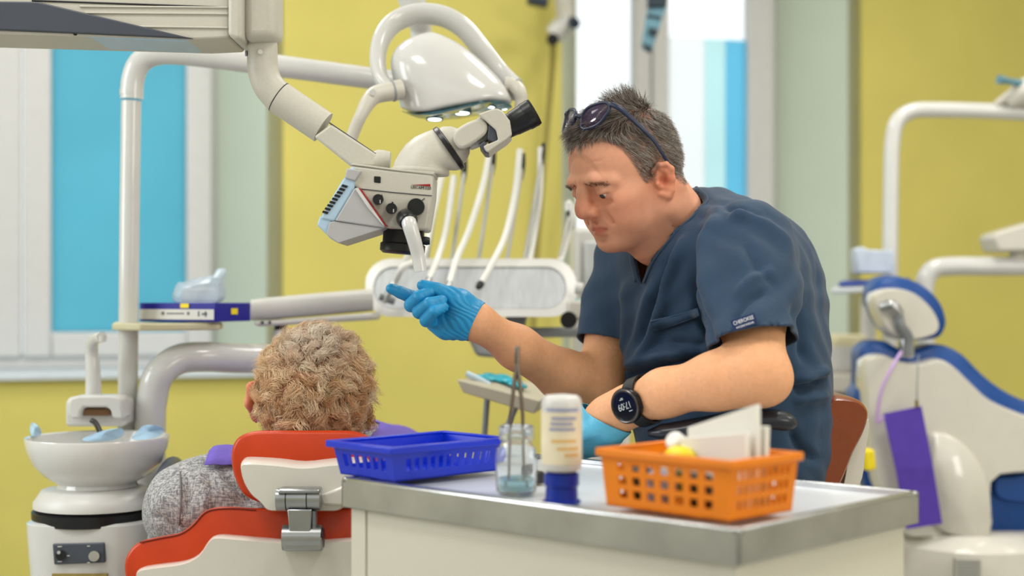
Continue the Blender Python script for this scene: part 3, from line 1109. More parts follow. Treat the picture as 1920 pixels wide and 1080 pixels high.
# ------------------------------------------------------------------ baskets
def basket(name, label, c, ang, lx, ly, h, mat, rim_out, taper, holes):
    """open slotted tray; lx, ly outer top size; ang = turn from the cart edges"""
    c = Vector((c.x, c.y, CZ + .0045))
    ex = (Matrix.Rotation(ang, 3, 'Z') @ -ca)
    ey = (Matrix.Rotation(ang, 3, 'Z') @ cb)
    r = root(name, label, 'basket', c)
    z = Vector((0, 0, 1))

    def pt(x, y, hh):
        f = 1 - taper * (1 - hh / h)
        return c + ex * (x * f) + ey * (y * f) + z * hh
    t = .0022
    hx, hy = lx / 2, ly / 2
    mb = MB()
    mb.loft([[pt(x, y, 0) for x, y in ((-hx, -hy), (hx, -hy), (hx, hy), (-hx, hy))], [pt(x, y, t) for x, y in ((-hx, -hy), (hx, -hy), (hx, hy), (-hx, hy))]])
    obj('basket_floor', mb, mat, r)
    for si, (ax, sg) in enumerate((('x', -1), ('x', 1), ('y', -1), ('y', 1))):
        L = lx if ax == 'x' else ly
        nh, rows_, z0, z1 = holes[ax]
        # wall as a grid with real openings
        us = [0.0]
        for k in range(nh):
            a = .1 + .8 * (k + .22) / nh
            b = .1 + .8 * (k + .78) / nh
            us += [a, b]
        us.append(1.0)
        zs = [0.0]
        for k in range(rows_):
            zs += [z0 + (z1 - z0) * (k + .2) / rows_, z0 + (z1 - z0) * (k + .8) / rows_]
        zs.append(1.0)
        mb = MB()
        for off in (0, t):
            n0 = len(mb.v)
        G = {}
        for off in (0, 1):
            for i, u in enumerate(us):
                for j, zz in enumerate(zs):
                    x = -L / 2 + L * u
                    y = sg * ((hy if ax == 'x' else hx) - off * t)
                    G[off, i, j] = len(mb.v)
                    p = pt(x, y, zz * h) if ax == 'x' else pt(y, x, zz * h)
                    mb.v.append(tuple(p))
        hole = lambda i, j: i % 2 == 1 and j % 2 == 1
        for i in range(len(us) - 1):
            for j in range(len(zs) - 1):
                if hole(i, j):
                    for (i0, j0, i1, j1) in ((i, j, i + 1, j), (i + 1, j, i + 1, j + 1), (i + 1, j + 1, i, j + 1), (i, j + 1, i, j)):
                        mb.f.append((G[0, i0, j0], G[0, i1, j1], G[1, i1, j1], G[1, i0, j0]))
                else:
                    for off in (0, 1):
                        mb.f.append((G[off, i, j], G[off, i + 1, j], G[off, i + 1, j + 1], G[off, i, j + 1]))
        obj('side_wall', mb, mat, r, smooth=False)
    mb = MB()
    q = lambda o, hh: [pt(x, y, h) + z * (hh - h) for x, y in ((-hx - o, -hy - o), (hx + o, -hy - o), (hx + o, hy + o), (-hx - o, hy + o))]
    mb.loft([q(0, h - .009), q(rim_out, h - .009), q(rim_out, h), q(-.003, h), q(-.003, h - .004), q(0, h - .009)], cap=False)
    obj('rim', mb, mat, r, bevel=.0015)
    return r, c, ex, ey


blue_p = M('blue_basket_plastic', (2, 44, 196), 0.3, var=0.05, coat=.2)
orange_p = M('orange_basket_plastic', (232, 128, 12), 0.35, var=0.04)
obR, oc, oex, oey = basket('orange_basket', 'orange perforated basket on the near corner of the cart', on_cart(.108, .082), math.radians(-3), .178, .118, .063, orange_p, .004, .07,
                           {'x': (7, 3, .12, .82), 'y': (9, 3, .12, .85)})
bbR, bc, bex, bey = basket('blue_basket', 'low blue slotted basket at the left end of the cart', (onz(660, 896, CZ) + onz(910, 888, CZ)) / 2, math.radians(-4), .124, .190, .044, blue_p, .006, .10,
                           {'x': (6, 1, .15, .75), 'y': (11, 1, .15, .75)})

# things in the orange basket
Z = Vector((0, 0, 1))
paper = M('white_paper_sheet', (236, 234, 226), 0.8, var=0.02)
bpos = oc + oex * .028 + oey * .01
R0 = Matrix((oex, oey, Z)).transposed()
for i, (off, hgt, w, sk, ry) in enumerate(((.018, .112, .092, .030, .0), (.030, .088, .092, .004, .05), (.006, .084, .086, .012, -.04))):
    p0 = oc + oex * .033 + oey * (off - .02) + Z * .004
    c = [p0 + oex * (-w / 2), p0 + oex * (w / 2), p0 + oex * (w / 2) + Z * (hgt), p0 + oex * (-w / 2) + Z * (hgt - sk)]
    c = [p + oey * (ry * (p.z - p0.z)) for p in c]
    mb = MB().prism(c, oey * .007)
    lb = ['tall white paper packet with a slanted top standing in the orange basket', 'rear white paper packet standing behind the slanted one in the orange basket', 'front white paper packet standing in the orange basket'][i]
    obj('paper_packet', mb, paper, None, bevel=.001, label=lb, cat='packet', group='paper packets in the orange basket')
cr = oc - oex * .026 + oey * .0 + Z * .066
obj('cotton_roll', MB().tube([cr + oex * .02 - Z * .03 + oey * .02, cr, cr - oey * .012 + Z * .008], [.010, .0115, .010], 16), M('white_cotton', (240, 236, 232), .95, bump=.3), None, bevel=.003,
    label='white cotton roll leaning against the paper in the orange basket', cat='cotton roll')
obj('cotton_roll', MB().tube([cr + oex * .036 - Z * .034 + oey * .03, cr + oex * .018 + oey * .03 - Z * .004], [.0105, .0105], 16), MATS['white_cotton'], None, bevel=.003,
    label='white cotton roll lying lower between paper and first roll in the orange basket', cat='cotton roll')
ys = oc - oex * .008 - oey * .02 + Z * .058
obj('yellow_sachet', MB().ell(ys, (.020, .012, .010), R0, 14, 8), M('yellow_foil', (236, 216, 40), .35), None, label='small yellow sachet in front of the paper in the orange basket', cat='sachet')
random.seed(9)
fillm = [M('dark_foil', (40, 38, 30), .4), M('white_foil', (214, 206, 190), .4), M('olive_foil', (120, 110, 30), .4), M('steel_blue_foil', (150, 160, 180), .4)]
for i, (fx, fy, k, nm) in enumerate(((-.058, -.03, 0, 'dark foil pouch at the left end inside the orange basket'), (-.02, -.036, 3, 'steel blue pouch behind the front wall of the orange basket'),
                                     (.028, -.036, 0, 'dark foil pouch at the right front inside the orange basket'), (.062, -.01, 1, 'white pouch at the right end inside the orange basket'),
                                     (-.058, .02, 1, 'white pouch at the left back inside the orange basket'), (-.02, .012, 2, 'olive pouch in the middle of the orange basket'))):
    c = oc + oex * fx + oey * fy + Z * .024
    obj('foil_pouch', MB().box(c, (.030, .022, .036), R0 @ Matrix.Rotation(.2 * (i % 3 - 1), 3, 'Z')), fillm[k], None, bevel=.006, label=nm, cat='pouch', group='pouches inside the orange basket')


# jar, tweezers, bottle
def cart_at(px, py):
    return onz(px, py, CZ + .0)


glass = M('clear_glass', (252, 255, 255), 0.03, trans=0.92, var=0.0, ior=1.3)
jb = cart_at(968, 925)
jm = jb.y / FPX
jar = root('glass_jar', 'small clear glass jar holding tweezers on the cart', 'jar', jb)
prof = [(.1, 1), (34, 1), (38, 6), (39, 40), (39, 72), (36, 84), (29, 92), (28, 98), (32, 102), (32, 126), (29, 128), (26.5, 126), (26.5, 100), (33, 84), (35.5, 70), (35.5, 8), (30, 4.5), (.1, 4.5)]
obj('jar_glass', MB().lathe([(r * jm, h * jm) for r, h in prof], jb, (0, 0, 1), 40, cap=False), glass, jar, angle=60)
for hh in (104, 110, 116, 122):
    obj('thread_ring', MB().lathe([((32 + d) * jm, (hh + e) * jm) for d, e in ((0, -1.5), (1.6, 0), (0, 1.5))], jb, (0, 0, 1), 36, cap=False), glass, jar)
obj('liquid', MB().lathe([(.1, 5), (30, 5), (35, 9), (35, 26), (.1, 26)] and [(r * jm, h * jm) for r, h in ((.1, 5), (30, 5), (35, 9), (35, 26), (.1, 26))], jb, (0, 0, 1), 36, cap=False), M('pale_blue_liquid', (170, 225, 235), .05, trans=.8, ior=1.33), jar)
tz = root('tweezers', 'steel tweezers standing upright in the glass jar', 'tweezers', jb + Z * .006)
for sx_ in (-1, 1):
    tip = jb + Vector((sx_ * 15 * jm, .002, 8 * jm))
    mid = P(969 + sx_ * 11, 775, jb.y)
    up2 = P(969.5 + sx_ * 5, 715, jb.y)
    up1 = P(970, 684, jb.y)
    top = P(970, 650, jb.y)
    obj('tweezer_arm', MB().tube([tip, mid, up2, up1, top], [.0012, .0022, .0026, .0024, .002], 8, up=(0, 1, 0), asp=1.6), M('dark_steel', (120, 112, 104), .3, metal=1.0), tz)
obj('tweezer_joint', MB().tube([P(970, 682, jb.y), P(970, 649, jb.y)], [.0034, .003], 8, up=(0, 1, 0), asp=1.2), M('dark_steel', (0, 0, 0)), tz, bevel=.0005)

bb_ = cart_at(1053, 942)
bm2 = bb_.y / FPX
bt = root('dispenser_bottle', 'white frosted bottle standing on its blue cap on the cart', 'bottle', bb_)
obj('cap', MB().lathe([(r * bm2, h * bm2) for r, h in ((10, 0), (36, 0), (36, 5), (31, 6), (30, 30), (33, 33), (33, 54), (24, 58), (10, 58))], bb_, (0, 0, 1), 40), M('blue_cap', (12, 44, 150), .3), bt, angle=40)
frost = M('frosted_bottle', (232, 230, 226), 0.35, trans=.25, var=.03, alpha=1.0)
obj('bottle_body', MB().lathe([(r * bm2, h * bm2) for r, h in ((22, 56), (36, 62), (38, 72), (38, 185), (36, 195), (30, 201), (10, 203))], bb_, (0, 0, 1), 40), frost, bt, angle=40)
lab = obj('paper_label', MB().lathe([(r * bm2, h * bm2) for r, h in ((38.4, 74), (38.4, 170))], bb_, (0, 0, 1), 48, cap=False), M('cream_label', (226, 214, 186), .5, var=.12, vscale=22), bt, angle=60)
for hh, x0, x1, m in ((176, -30, 30, 'slate'), (160, -20, 26, 'slate'), (150, -22, 20, 'slate'), (140, -24, 24, 'slate'), (118, -20, 26, 'tan'), (104, -10, 30, 'tan'), (92, 4, 30, 'tan')):
    mt = M('label_' + m, (150, 152, 180) if m == 'slate' else (222, 180, 110), .5)
    mb = MB()
    rows_ = []
    for dz in (-3, 3):
        rows_.append([bb_ + Vector((38.8 * math.sin(a), -38.8 * math.cos(a), hh + dz)) * bm2 for a in (math.asin(x / 39) for x in np.linspace(x0, x1, 10))])
    obj('print_band', mb.loft(rows_, cap=False, closed=False), mt, lab)

# small tray behind the jar
td = cart_at(1000, 905)
obj('jar_lid', MB().lathe([(.0001, 0), (.014, 0), (.014, .012), (.012, .014), (.1e-3, .014)], td, (0, 0, 1), 28, cap=False), black, None, label='small black lid lying between the glass jar and the bottle', cat='lid')

# ------------------------------------------------------------------ patient chair
YP = 2.06
orange_v = M('orange_vinyl', (188, 55, 10), 0.36, var=0.06, vscale=20, bump=0.06, bscale=260)
shell_m = M('white_chair_shell', (214, 210, 199), 0.12, var=0.015, coat=0.5)
steel = M('satin_steel', (168, 170, 172), 0.3, metal=1.0, var=0.06)
HX = 568                                     # hinge line of the chair in the photograph


def mir(pts):
    """left half outline -> closed symmetric outline around the hinge"""
    return pts + [(2 * HX - x, y) for x, y in reversed(pts) if x < HX - 0.5]


ch = root('patient_chair', 'orange and white dental chair under the grey-haired patient', 'dental chair', (P(HX, 0, 2.6).x, 2.5, 0))


def cushion(name, outline, Y, depth, mat, parent, steps, lean=0.0, n=3, puff=1.0):
    """loft of a closed outline through (depth fraction, scale) steps, for soft edges"""
    pts = [tuple(p) for p in spl(outline, n, True)]
    cx = sum(p[0] for p in pts) / len(pts)
    cy = sum(p[1] for p in pts) / len(pts)
    m = Y / FPX
    rings = []
    arr = np.array(pts)
    # inward normals for an even inset
    tn = np.roll(arr, -1, 0) - np.roll(arr, 1, 0)
    nn = np.stack([tn[:, 1], -tn[:, 0]], 1)
    nn /= np.maximum(np.linalg.norm(nn, axis=1, keepdims=True), 1e-9)
    area2 = (arr[:, 0] * np.roll(arr[:, 1], -1) - np.roll(arr[:, 0], -1) * arr[:, 1]).sum()
    if area2 > 0:
        nn = -nn
    for f, inset in steps:
        q = arr + nn * inset
        rings.append([P(x, y, Y) + Vector((0, depth * f, lean * f)) for x, y in q])
    return obj(name, MB().loft(rings), mat, parent, angle=60)


hl = [(568, 806), (500, 806), (470, 808), (446, 818), (434, 836), (431, 860), (436, 890), (448, 918), (465, 934), (500, 946), (568, 950)]
soft = [(0, 9), (.02, 5), (.08, 1.2), (.2, 0), (.8, 0), (.94, 3), (1, 9)]
hr = cushion('headrest_cushion', mir(hl), YP, .085, orange_v, ch, soft, lean=-.012)
pip = [P(x, y, YP + .006) for x, y in [tuple(p) for p in spl([(452, 830), (475, 818), (520, 815.5), (568, 815), (616, 815.5), (661, 818), (684, 830)], 6)]]
obj('seam', MB().tube(pip, .0011, 6), M('dark_orange_thread', (120, 30, 8), .6), hr)
sl = [(568, 872), (520, 867), (470, 864), (452, 866), (446, 878), (452, 906), (466, 930), (484, 946), (500, 962), (530, 964), (568, 964)]
cushion('headrest_shell', mir(sl), YP - .03, .05, shell_m, ch, [(0, 7), (.1, 4), (.3, 1.2), (.6, 0), (1, 0)], lean=.004)
# hinge
ptube('hinge_barrel', [(519, 936, YP - .05), (601, 936, YP - .05)], .0155, steel, ch, sn=0, n=24)
for x in (538, 577):
    ptube('hinge_groove', [(x - 1, 936, YP - .05), (x + 1, 936, YP - .05)], .0159, black, ch, sn=0, n=24)
obj('hinge_top', MB().prism(PP([(520, 917), (600, 917), (600, 926), (520, 926)], YP - .066), (0, .03, 0)), steel, ch, bevel=.003)
obj('hinge_strap', MB().prism(PP([(538, 955), (585, 955), (580, 1028), (545, 1028)], YP - .064), (0, .014, 0)), steel, ch, bevel=.002)
obj('hinge_strap', MB().prism(PP([(584, 958), (592, 958), (592, 1000), (584, 1000)], YP - .06), (0, .02, 0)), mid_grey, ch, bevel=.002)
ptube('lower_barrel', [(531, 1008, YP - .05), (604, 1008, YP - .05)], .018, steel, ch, sn=0, n=24)
ptube('barrel_cap', [(602, 1008, YP - .05), (607, 1008, YP - .05)], .0135, black, ch, sn=0, n=24)
obj('lower_block', MB().prism(PP([(531, 1008), (604, 1008), (604, 1034), (531, 1034)], YP - .066), (0, .03, 0)), steel, ch, bevel=.003)
obj('side_plate', MB().prism(PP([(598, 930), (650, 908), (650, 950), (604, 948)], YP - .036), (0, .02, 0)), shell_m, ch, bevel=.004)
# backrest
YBk = 2.055
bl = [(568, 950), (480, 950), (430, 947), (400, 949), (378, 958), (358, 980), (335, 996), (300, 1003), (262, 1012), (240, 1030), (230, 1058), (236, 1100), (262, 1180), (330, 1260), (450, 1290), (568, 1296)]
bk = cushion('backrest_cushion', mir(bl), YBk, .10, orange_v, ch, [(0, 10), (.02, 5), (.08, 1.2), (.2, 0), (.8, 0), (.94, 3), (1, 9)], lean=-.03)
bs = [(568, 1012), (500, 1008), (440, 1003), (402, 1001), (385, 1012), (368, 1036), (340, 1050), (290, 1057), (256, 1064), (247, 1084), (258, 1130), (290, 1190), (360, 1250), (460, 1275), (568, 1280)]
cushion('backrest_shell', mir(bs), YBk - .035, .06, shell_m, ch, [(0, 9), (.1, 5.5), (.3, 2), (.6, 0), (1, 0)], lean=-.01)
seam = [P(x, y, YBk + .0) for x, y in [tuple(p) for p in spl([(262, 1017), (300, 1009), (338, 1001), (362, 985), (382, 963), (402, 955), (440, 953), (480, 956)], 5)]]
obj('seam', MB().tube(seam, .0011, 6), M('dark_orange_thread', (0, 0, 0)), bk)
cxw = P(HX, 0, YBk).x
# back continues away from us under the patient, then seat, leg rest, base
mb = MB()
prof = [(2.1, .60, .19), (2.3, .52, .2), (2.6, .44, .2), (3.0, .44, .2), (3.4, .44, .19), (3.75, .40, .16)]
rg = []
for (y, z, w) in prof:
    rg.append([Vector((cxw + w * 1.0 * abs(math.cos(a)) ** .5 * (1 if math.cos(a) > 0 else -1), y, z + .05 * abs(math.sin(a)) ** .7 * (1 if math.sin(a) > 0 else -1))) for a in (2 * math.pi * k / 24 for k in range(24))])
obj('seat_cushion', MB().loft(rg), orange_v, ch, angle=60)
rg = []
for (y, z, w) in ((2.12, .53, .16), (2.35, .44, .17), (2.7, .37, .17), (3.2, .37, .18), (3.6, .36, .14)):
    rg.append([Vector((cxw + w * math.cos(a), y, z + .045 * math.sin(a))) for a in (2 * math.pi * k / 24 for k in range(24))])
obj('seat_shell', MB().loft(rg), shell_m, ch, angle=60)
obj('pedestal', MB().loft([[Vector((cxw + w * math.cos(a), 2.75 + d * math.sin(a), z)) for a in (2 * math.pi * k / 28 for k in range(28))] for w, d, z in ((.16, .42, 0), (.16, .42, .05), (.14, .3, .08), (.11, .16, .14), (.11, .16, .35))]), shell_m, ch, angle=40)

# dark garment edge of the patient chair arm seen between bowl and shoulder
obj('chair_armrest', MB().tube([P(*p) for p in spl([(300, 905, 2.32), (322, 872, 2.45), (332, 880, 2.62), (330, 905, 2.8)], 5)], .014, 12, up=(0, 0, 1)), M('dark_grey_vinyl', (62, 70, 84), .4), ch, angle=60)

# ------------------------------------------------------------------ dentist's stool
YD = 2.32
st = root('dentist_stool', 'brown leather dental stool with white back shell under the dentist', 'stool', (P(1480, 0, YD).x, YD + .02, 0))
leather = M('brown_leather', (134, 62, 28), 0.3, var=0.12, vscale=25, bump=0.08, bscale=250, coat=.25)
bo = [(1548, 760), (1562, 744), (1590, 744), (1614, 750), (1630, 766), (1632, 786), (1622, 816), (1604, 852), (1590, 888), (1570, 930), (1545, 960), (1520, 950), (1518, 880), (1528, 810)]
sb = cushion('back_cushion', bo, YD - .14, .30, leather, st, [(0, 8), (.02, 4), (.06, 1), (.14, 0), (.8, 0), (.93, 3), (1, 12)])
seamp = [P(x, y, YD - .137) for x, y in [tuple(p) for p in spl([(1602, 757), (1614, 768), (1617, 785), (1607, 814), (1589, 850), (1574, 890), (1560, 928)], 5)]]
obj('seam', MB().tube(seamp, .0013, 6), M('dark_brown_thread', (60, 24, 10), .6), sb)
bs2 = [(1600, 800), (1631, 782), (1636, 800), (1628, 850), (1622, 898), (1600, 940), (1572, 950), (1580, 890)]
cushion('back_shell', bs2, YD - .1, .26, shell_m, st, [(0, 6), (.1, 1), (.5, 0), (.9, 1), (1, 6)])
obj('seat', MB().lathe([(.02, -.05), (.17, -.05), (.2, -.03), (.205, 0), (.19, .022), (.1, .03), (.001, .03)], (.37, YD, .57), (0, 0, 1), 40), leather, st, angle=50)
obj('gas_lift', MB().lathe([(.028, .1), (.028, .35), (.02, .35), (.02, .56)], (.37, YD, 0), (0, 0, 1), 24), chrome, st)
for k in range(5):
    a = 2 * math.pi * k / 5 + .3
    c = Vector((.37, YD, .11))
    e = c + Vector((math.cos(a) * .26, math.sin(a) * .26, -.03))
    lg = obj('leg', MB().tube([c, e], [.022, .014], 10), chrome, st)
    obj('castor', MB().lathe([(.012, -.012), (.03, -.01), (.03, .01), (.012, .012)], e - Vector((0, 0, .048)), (math.sin(a), -math.cos(a), 0), 20), black, lg)
ptube('back_bar', [(1600, 905, YD), (1600, 960, YD), (1560, 1020, YD + .01), (1470, 1060, YD + .0)], .012, chrome, st)
# armrest pad with forearm on it
pad = [(1215, 812, 1.99), (1260, 808, 1.985), (1330, 798, 1.97), (1400, 788, 1.955), (1450, 786, 1.95), (1482, 794, 1.96)]
pp_ = spl(pad, 5)
obj('armrest_pad', MB().tube([P(*p) for p in pp_], list(np.interp(np.linspace(0, 1, len(pp_)), [0, .12, .5, .9, 1], [.008, .022, .03, .028, .016])), 18, up=(0, 0, 1), asp=.5), M('black_pad', (32, 36, 46), .35, coat=.1), st, angle=60)
ptube('armrest_bar', [(1400, 796, 1.98), (1440, 860, 2.05), (1500, 960, 2.2), (1500, 1010, 2.3)], .011, black, st)

# ------------------------------------------------------------------ operating microscope
YM = 2.10
sc_m = M('warm_white_scope', (192, 188, 176), 0.42, var=0.03, vscale=200, bump=0.03, bscale=900)
sc_g = M('scope_grey', (172, 172, 172), 0.4, var=0.03)
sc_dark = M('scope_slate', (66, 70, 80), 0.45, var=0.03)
sc_b = M('scope_pale_blue', (170, 196, 216), 0.35)
red = M('red_trim', (150, 20, 24), .4)
ms = root('operating_microscope', 'cream operating microscope hanging from a jointed arm above the patient', 'microscope', P(700, 460, YM))
beam = slab('main_beam', [(-160, -90), (430, -90), (430, 72), (365, 75), (-160, 60)], YM - .02, .12, sc_m, ms, bevel=.004)
slab('beam_wedge', [(-160, -14), (0, 2), (70, 3), (362, 72), (0, 56), (-160, 52)], YM - .026, .13, sc_dark, ms, bevel=.002)
slab('beam_lip', [(-160, 58), (0, 57), (362, 70), (345, 78), (0, 62), (-160, 62)], YM - .018, .1, sc_b, ms, bevel=.001)
for (a, b) in (((150, 12), (427, 14)), ((160, 24), (427, 26)), ((260, 50), (427, 52))):
    ptube('beam_rib', [(a[0], a[1], YM - .021), (b[0], b[1], YM - .021)], .0016, sc_m, beam, sn=0, n=8)
ptube('beam_groove', [(60, 1, YM - .0205), (427, 14, YM - .0205)], .0014, black, beam, sn=0, n=8)
ptube('beam_screw', [(141, 63, YM - .017), (141, 63, YM - .021)], .003, black, beam, sn=0, n=10)
slab('end_cap', [(427, -90), (454, -90), (454, 74), (440, 74), (427, 66)], YM - .03, .14, sc_m, ms, bevel=.006)
YA = YM + .03
obj('ceiling_column', MB().tube([P(-105, -85, YM + .05), Vector((P(-105, 0, YM + .05).x, YM + .05, CEIL))], .045, 24), sc_m, ms)


def ring_tube(pts, r, n=24):
    return MB().tube([P(*p) for p in pts], r, n)


slab('column', [(454, -90), (519, -90), (519, 73), (454, 76)], YM - .012, .07, sc_m, ms, bevel=.014, seg=4)
elb = spl([(491, 74, YA), (492, 100, YA), (493, 130, YA), (502, 158, YA), (520, 180, YA), (524, 184, YA)], 6)
nE = len(elb)
el = obj('elbow', MB().tube([P(*p) for p in elb], list(np.interp(np.linspace(0, 1, nE), [0, .5, 1], [.0222, .0228, .024])), 28), sc_m, ms, angle=60)
ptube('elbow_screw', [(488, 97, YM + .008), (488, 97, YM + .003)], .0036, white_plastic, el, sn=0, n=14)
ptube('elbow_port', [(463, 100, YM + .022), (460, 100, YM + .022)], .0042, grey_plastic, el, sn=0, n=14)
ptube('joint_gap', [(522.5, 182, YA), (523.5, 182.7, YA)], .0248, black, ms, sn=0, n=28)
ptube('arm_sleeve', [(524, 183, YA), (560, 208, YA), (606, 239, YA)], [.0245, .0245, .0245], sc_m, ms, sn=0, n=28)
ang = math.atan2(306 - 240, 712 - 606)
slab('flat_arm', [(588, 256), (620, 232), (722, 299), (700, 313), (656, 311)], YM + .006, .05, sc_m, ms, bevel=.004)
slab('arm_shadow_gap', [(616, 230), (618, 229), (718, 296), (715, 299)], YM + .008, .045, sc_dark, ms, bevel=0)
ptube('arm_joint', [(690, 308, YM + .02), (712, 300, YM + .02), (732, 300, YM + .02)], [.013, .0155, .012], sc_m, ms, sn=3, n=20)
# head: main plate
plate = [(655, 309), (690, 313), (836, 335), (838, 338), (814, 330), (812, 352), (810, 368), (801, 430), (722, 428), (672, 352), (660, 345)]
main = [(657, 309), (740, 319), (813, 326), (811, 366), (800, 431), (723, 427), (700, 392), (672, 354), (648, 340)]
hd_ = slab('head_body', main, YM - .055, .11, sc_m, ms, bevel=.004)
ptube('plate_line', [(676, 354, YM - .0555), (740, 361, YM - .0555), (810, 367, YM - .0555)], .0007, sc_dark, hd_, sn=0, n=6)
slab('lid_edge', [(656, 309), (662, 306), (752, 318), (815, 322), (813, 328), (740, 320)], YM - .056, .1, sc_m, hd_, bevel=.001)
slab('status_window', [(701, 330), (714, 331), (713.5, 343.5), (701, 342)], YM - .0562, .004, black, hd_, bevel=.0012)
slab('wedge_side', [(668, 352), (724, 424), (720, 428), (628, 414), (663, 355)], YM - .062, .118, sc_g, ms, bevel=.004)
slab('wedge_bottom', [(628, 415), (720, 428), (715, 430), (634, 456), (612, 440), (618, 416)], YM - .06, .114, sc_g, ms, bevel=.004)
slab('vent_panel', [(660, 312), (668, 318), (664, 354), (628, 416), (617, 414), (601, 410), (606, 398), (640, 340)], YM - .058, .112, sc_b, ms, bevel=.003)
slab('vent_corner', [(600, 404), (622, 412), (620, 418), (634, 456), (620, 448), (594, 422)], YM - .056, .108, sc_b, ms, bevel=.003)
slab('badge', [(650, 315), (678, 320), (666, 340), (646, 334)], YM - .0605, .01, sc_g, ms, bevel=.002)
slab('red_stripe', [(672, 352), (676, 353), (726, 425), (722, 424)], YM - .0655, .012, red, ms, bevel=.0005)
slab('white_stripe', [(665, 353), (672, 352), (722, 424), (716, 420), (690, 390)], YM - .065, .012, white_plastic, ms, bevel=.0005)
for i in range(9):
    t = i / 8
    cx, cy = 646 - 36 * t, 350 + 49 * t - 1
    w_, h_ = 5.4, 2.4
    d1, d2 = Vector((.95, .3)), Vector((-.55, .84))
    pts = [(cx + d1.x * a * w_ + d2.x * b * h_, cy + d1.y * a * w_ + d2.y * b * h_) for a, b in ((-1, -1), (1, -1), (1, 1), (-1, 1))]
    slab('vent_slot', pts, YM - .0592, .004, black, ms, bevel=0)
YF2 = YM - .055
for x, y, r in ((709, 374, .0078), (734, 391, .0080), (780, 388, .0125)):
    kb = ptube('knob', [(x, y, YF2), (x, y, YF2 - .016)], [r, r * .96], black, ms, sn=0, n=24)
    if r < .01:
        obj('knob_pointer', MB().prism(PP([(x + 3, y + 1), (x + 4.5, y + 1), (x + 4.5, y + 7), (x + 3, y + 7)], YF2 - .0165), (0, .001, 0)), white_plastic, kb)
obj('print_mark', MB().prism(PP([(790, 376), (796, 371), (797, 372), (791, 377)], YF2 - .0007), (0, .001, 0)), black, hd_)
obj('print_mark', MB().prism(PP([(713, 369), (716, 364), (718, 369)], YF2 - .0007), (0, .001, 0)), black, hd_)
ptube('print_mark', [(736, 380, YF2 - .0007), (736, 380, YF2 + .001)], .0014, black, hd_, sn=0, n=10)
# handle
hb = ptube('handle_base', [(762, 410, YF2), (764, 412, YF2 - .026), (766, 418, YF2 - .034)], [.0145, .0145, .0125], black, ms, n=24)
ptube('handle', [(765, 410, YF2 - .03), (769, 425, YF2 - .036), (777, 452, YF2 - .034), (784, 480, YF2 - .03), (788.5, 509, YF2 - .03)], [.0108, .0106, .0100, .0094, .0088], white_gloss, ms, n=22)
# objective
YO = YM
obj('objective', MB().lathe([(.030, .012), (.030, -.014), (.033, -.016), (.033, -.026), (.028, -.030), (.022, -.030)], P(757, 438, YO), (.08, 0, 1), 32), black, ms)
ptube('focus_knob', [(788, 450, YO), (801, 452, YO), (806, 452, YO)], [.006, .0062, .005], black, ms, sn=0, n=16)
# inclined binocular tube
a_, b_ = P(795, 312, YM), P(858, 262, YM - .0)
ax = Vector((.86, 0, .5)).normalized()
# egg-shaped neck: rings between the level turntable and the tilted black ring
rg = []
segs_ = [((789, 325), 53, .04, 1), ((789, 319), 53, .05, 1), ((791, 312), 52, .14, 1), ((797, 303), 50.5, .32, .97), ((806, 295), 51, .5, .93), ((817, 288), 50, .68, .9), ((830, 283), 47.5, .85, .88), ((839, 280), 45.5, .96, .87)]
for (cx, cy), hw, tilt, dp in segs_:
    c = P(cx, cy, YM)
    m = YM / FPX
    u = Vector((math.cos(tilt), 0, -math.sin(tilt)))
    rg.append([c + u * (hw * m * math.cos(k)) + Vector((0, 1, 0)) * (hw * m * dp * math.sin(k)) for k in (2 * math.pi * q / 36 for q in range(36))])
nk = obj('tube_neck', MB().loft(rg), sc_m, ms, angle=60)
tilt = .96
u = Vector((math.cos(tilt), 0, -math.sin(tilt)))
axn = Vector((math.sin(tilt), 0, math.cos(tilt)))
obj('black_ring', MB().lathe([(.0355, -.003), (.0368, -.002), (.0368, .0035), (.034, .005)], P(841, 279, YM), axn, 36), black, ms)
obj('ring_collar', MB().lathe([(.031, .004), (.031, .009), (.024, .020), (.016, .026)], P(842, 277, YM), axn, 36), sc_m, ms)
ptube('turn_line', [(737, 322, YM - .0), (737, 322.6, YM)], .001, sc_dark, nk, sn=0, n=6)
obj('turntable', MB().lathe([(.041, 0), (.0425, .002), (.0425, .006), (.041, .008)], P(788, 327, YM), (.06, 0, 1), 36), sc_m, ms)
# eyepiece bridge
slab('hinge_arm', [tuple(p) for p in spl([(850, 262), (853, 246), (868, 234), (890, 224), (905, 224), (914, 234), (912, 248), (900, 260), (878, 274), (862, 278)], 4, True)], YM - .045, .02, sc_m, ms, bevel=.004)
slab('hinge_core', [(868, 240), (905, 215), (930, 225), (915, 262), (880, 276)], YM - .028, .055, sc_g, ms, bevel=.004)
slab('eyepiece_block', [(897, 214), (920, 205), (932, 203), (942, 208), (956, 226), (960, 252), (950, 262), (926, 278), (916, 286), (911, 284), (906, 274), (934, 262), (930, 244)], YM - .05, .08, sc_m, ms, bevel=.004)
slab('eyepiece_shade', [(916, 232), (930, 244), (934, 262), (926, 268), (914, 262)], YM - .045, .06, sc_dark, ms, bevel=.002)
slab('eyepiece_hinge', [(898, 272), (908, 264), (914, 276), (917, 287), (908, 286)], YM - .048, .07, sc_dark, ms, bevel=.002)
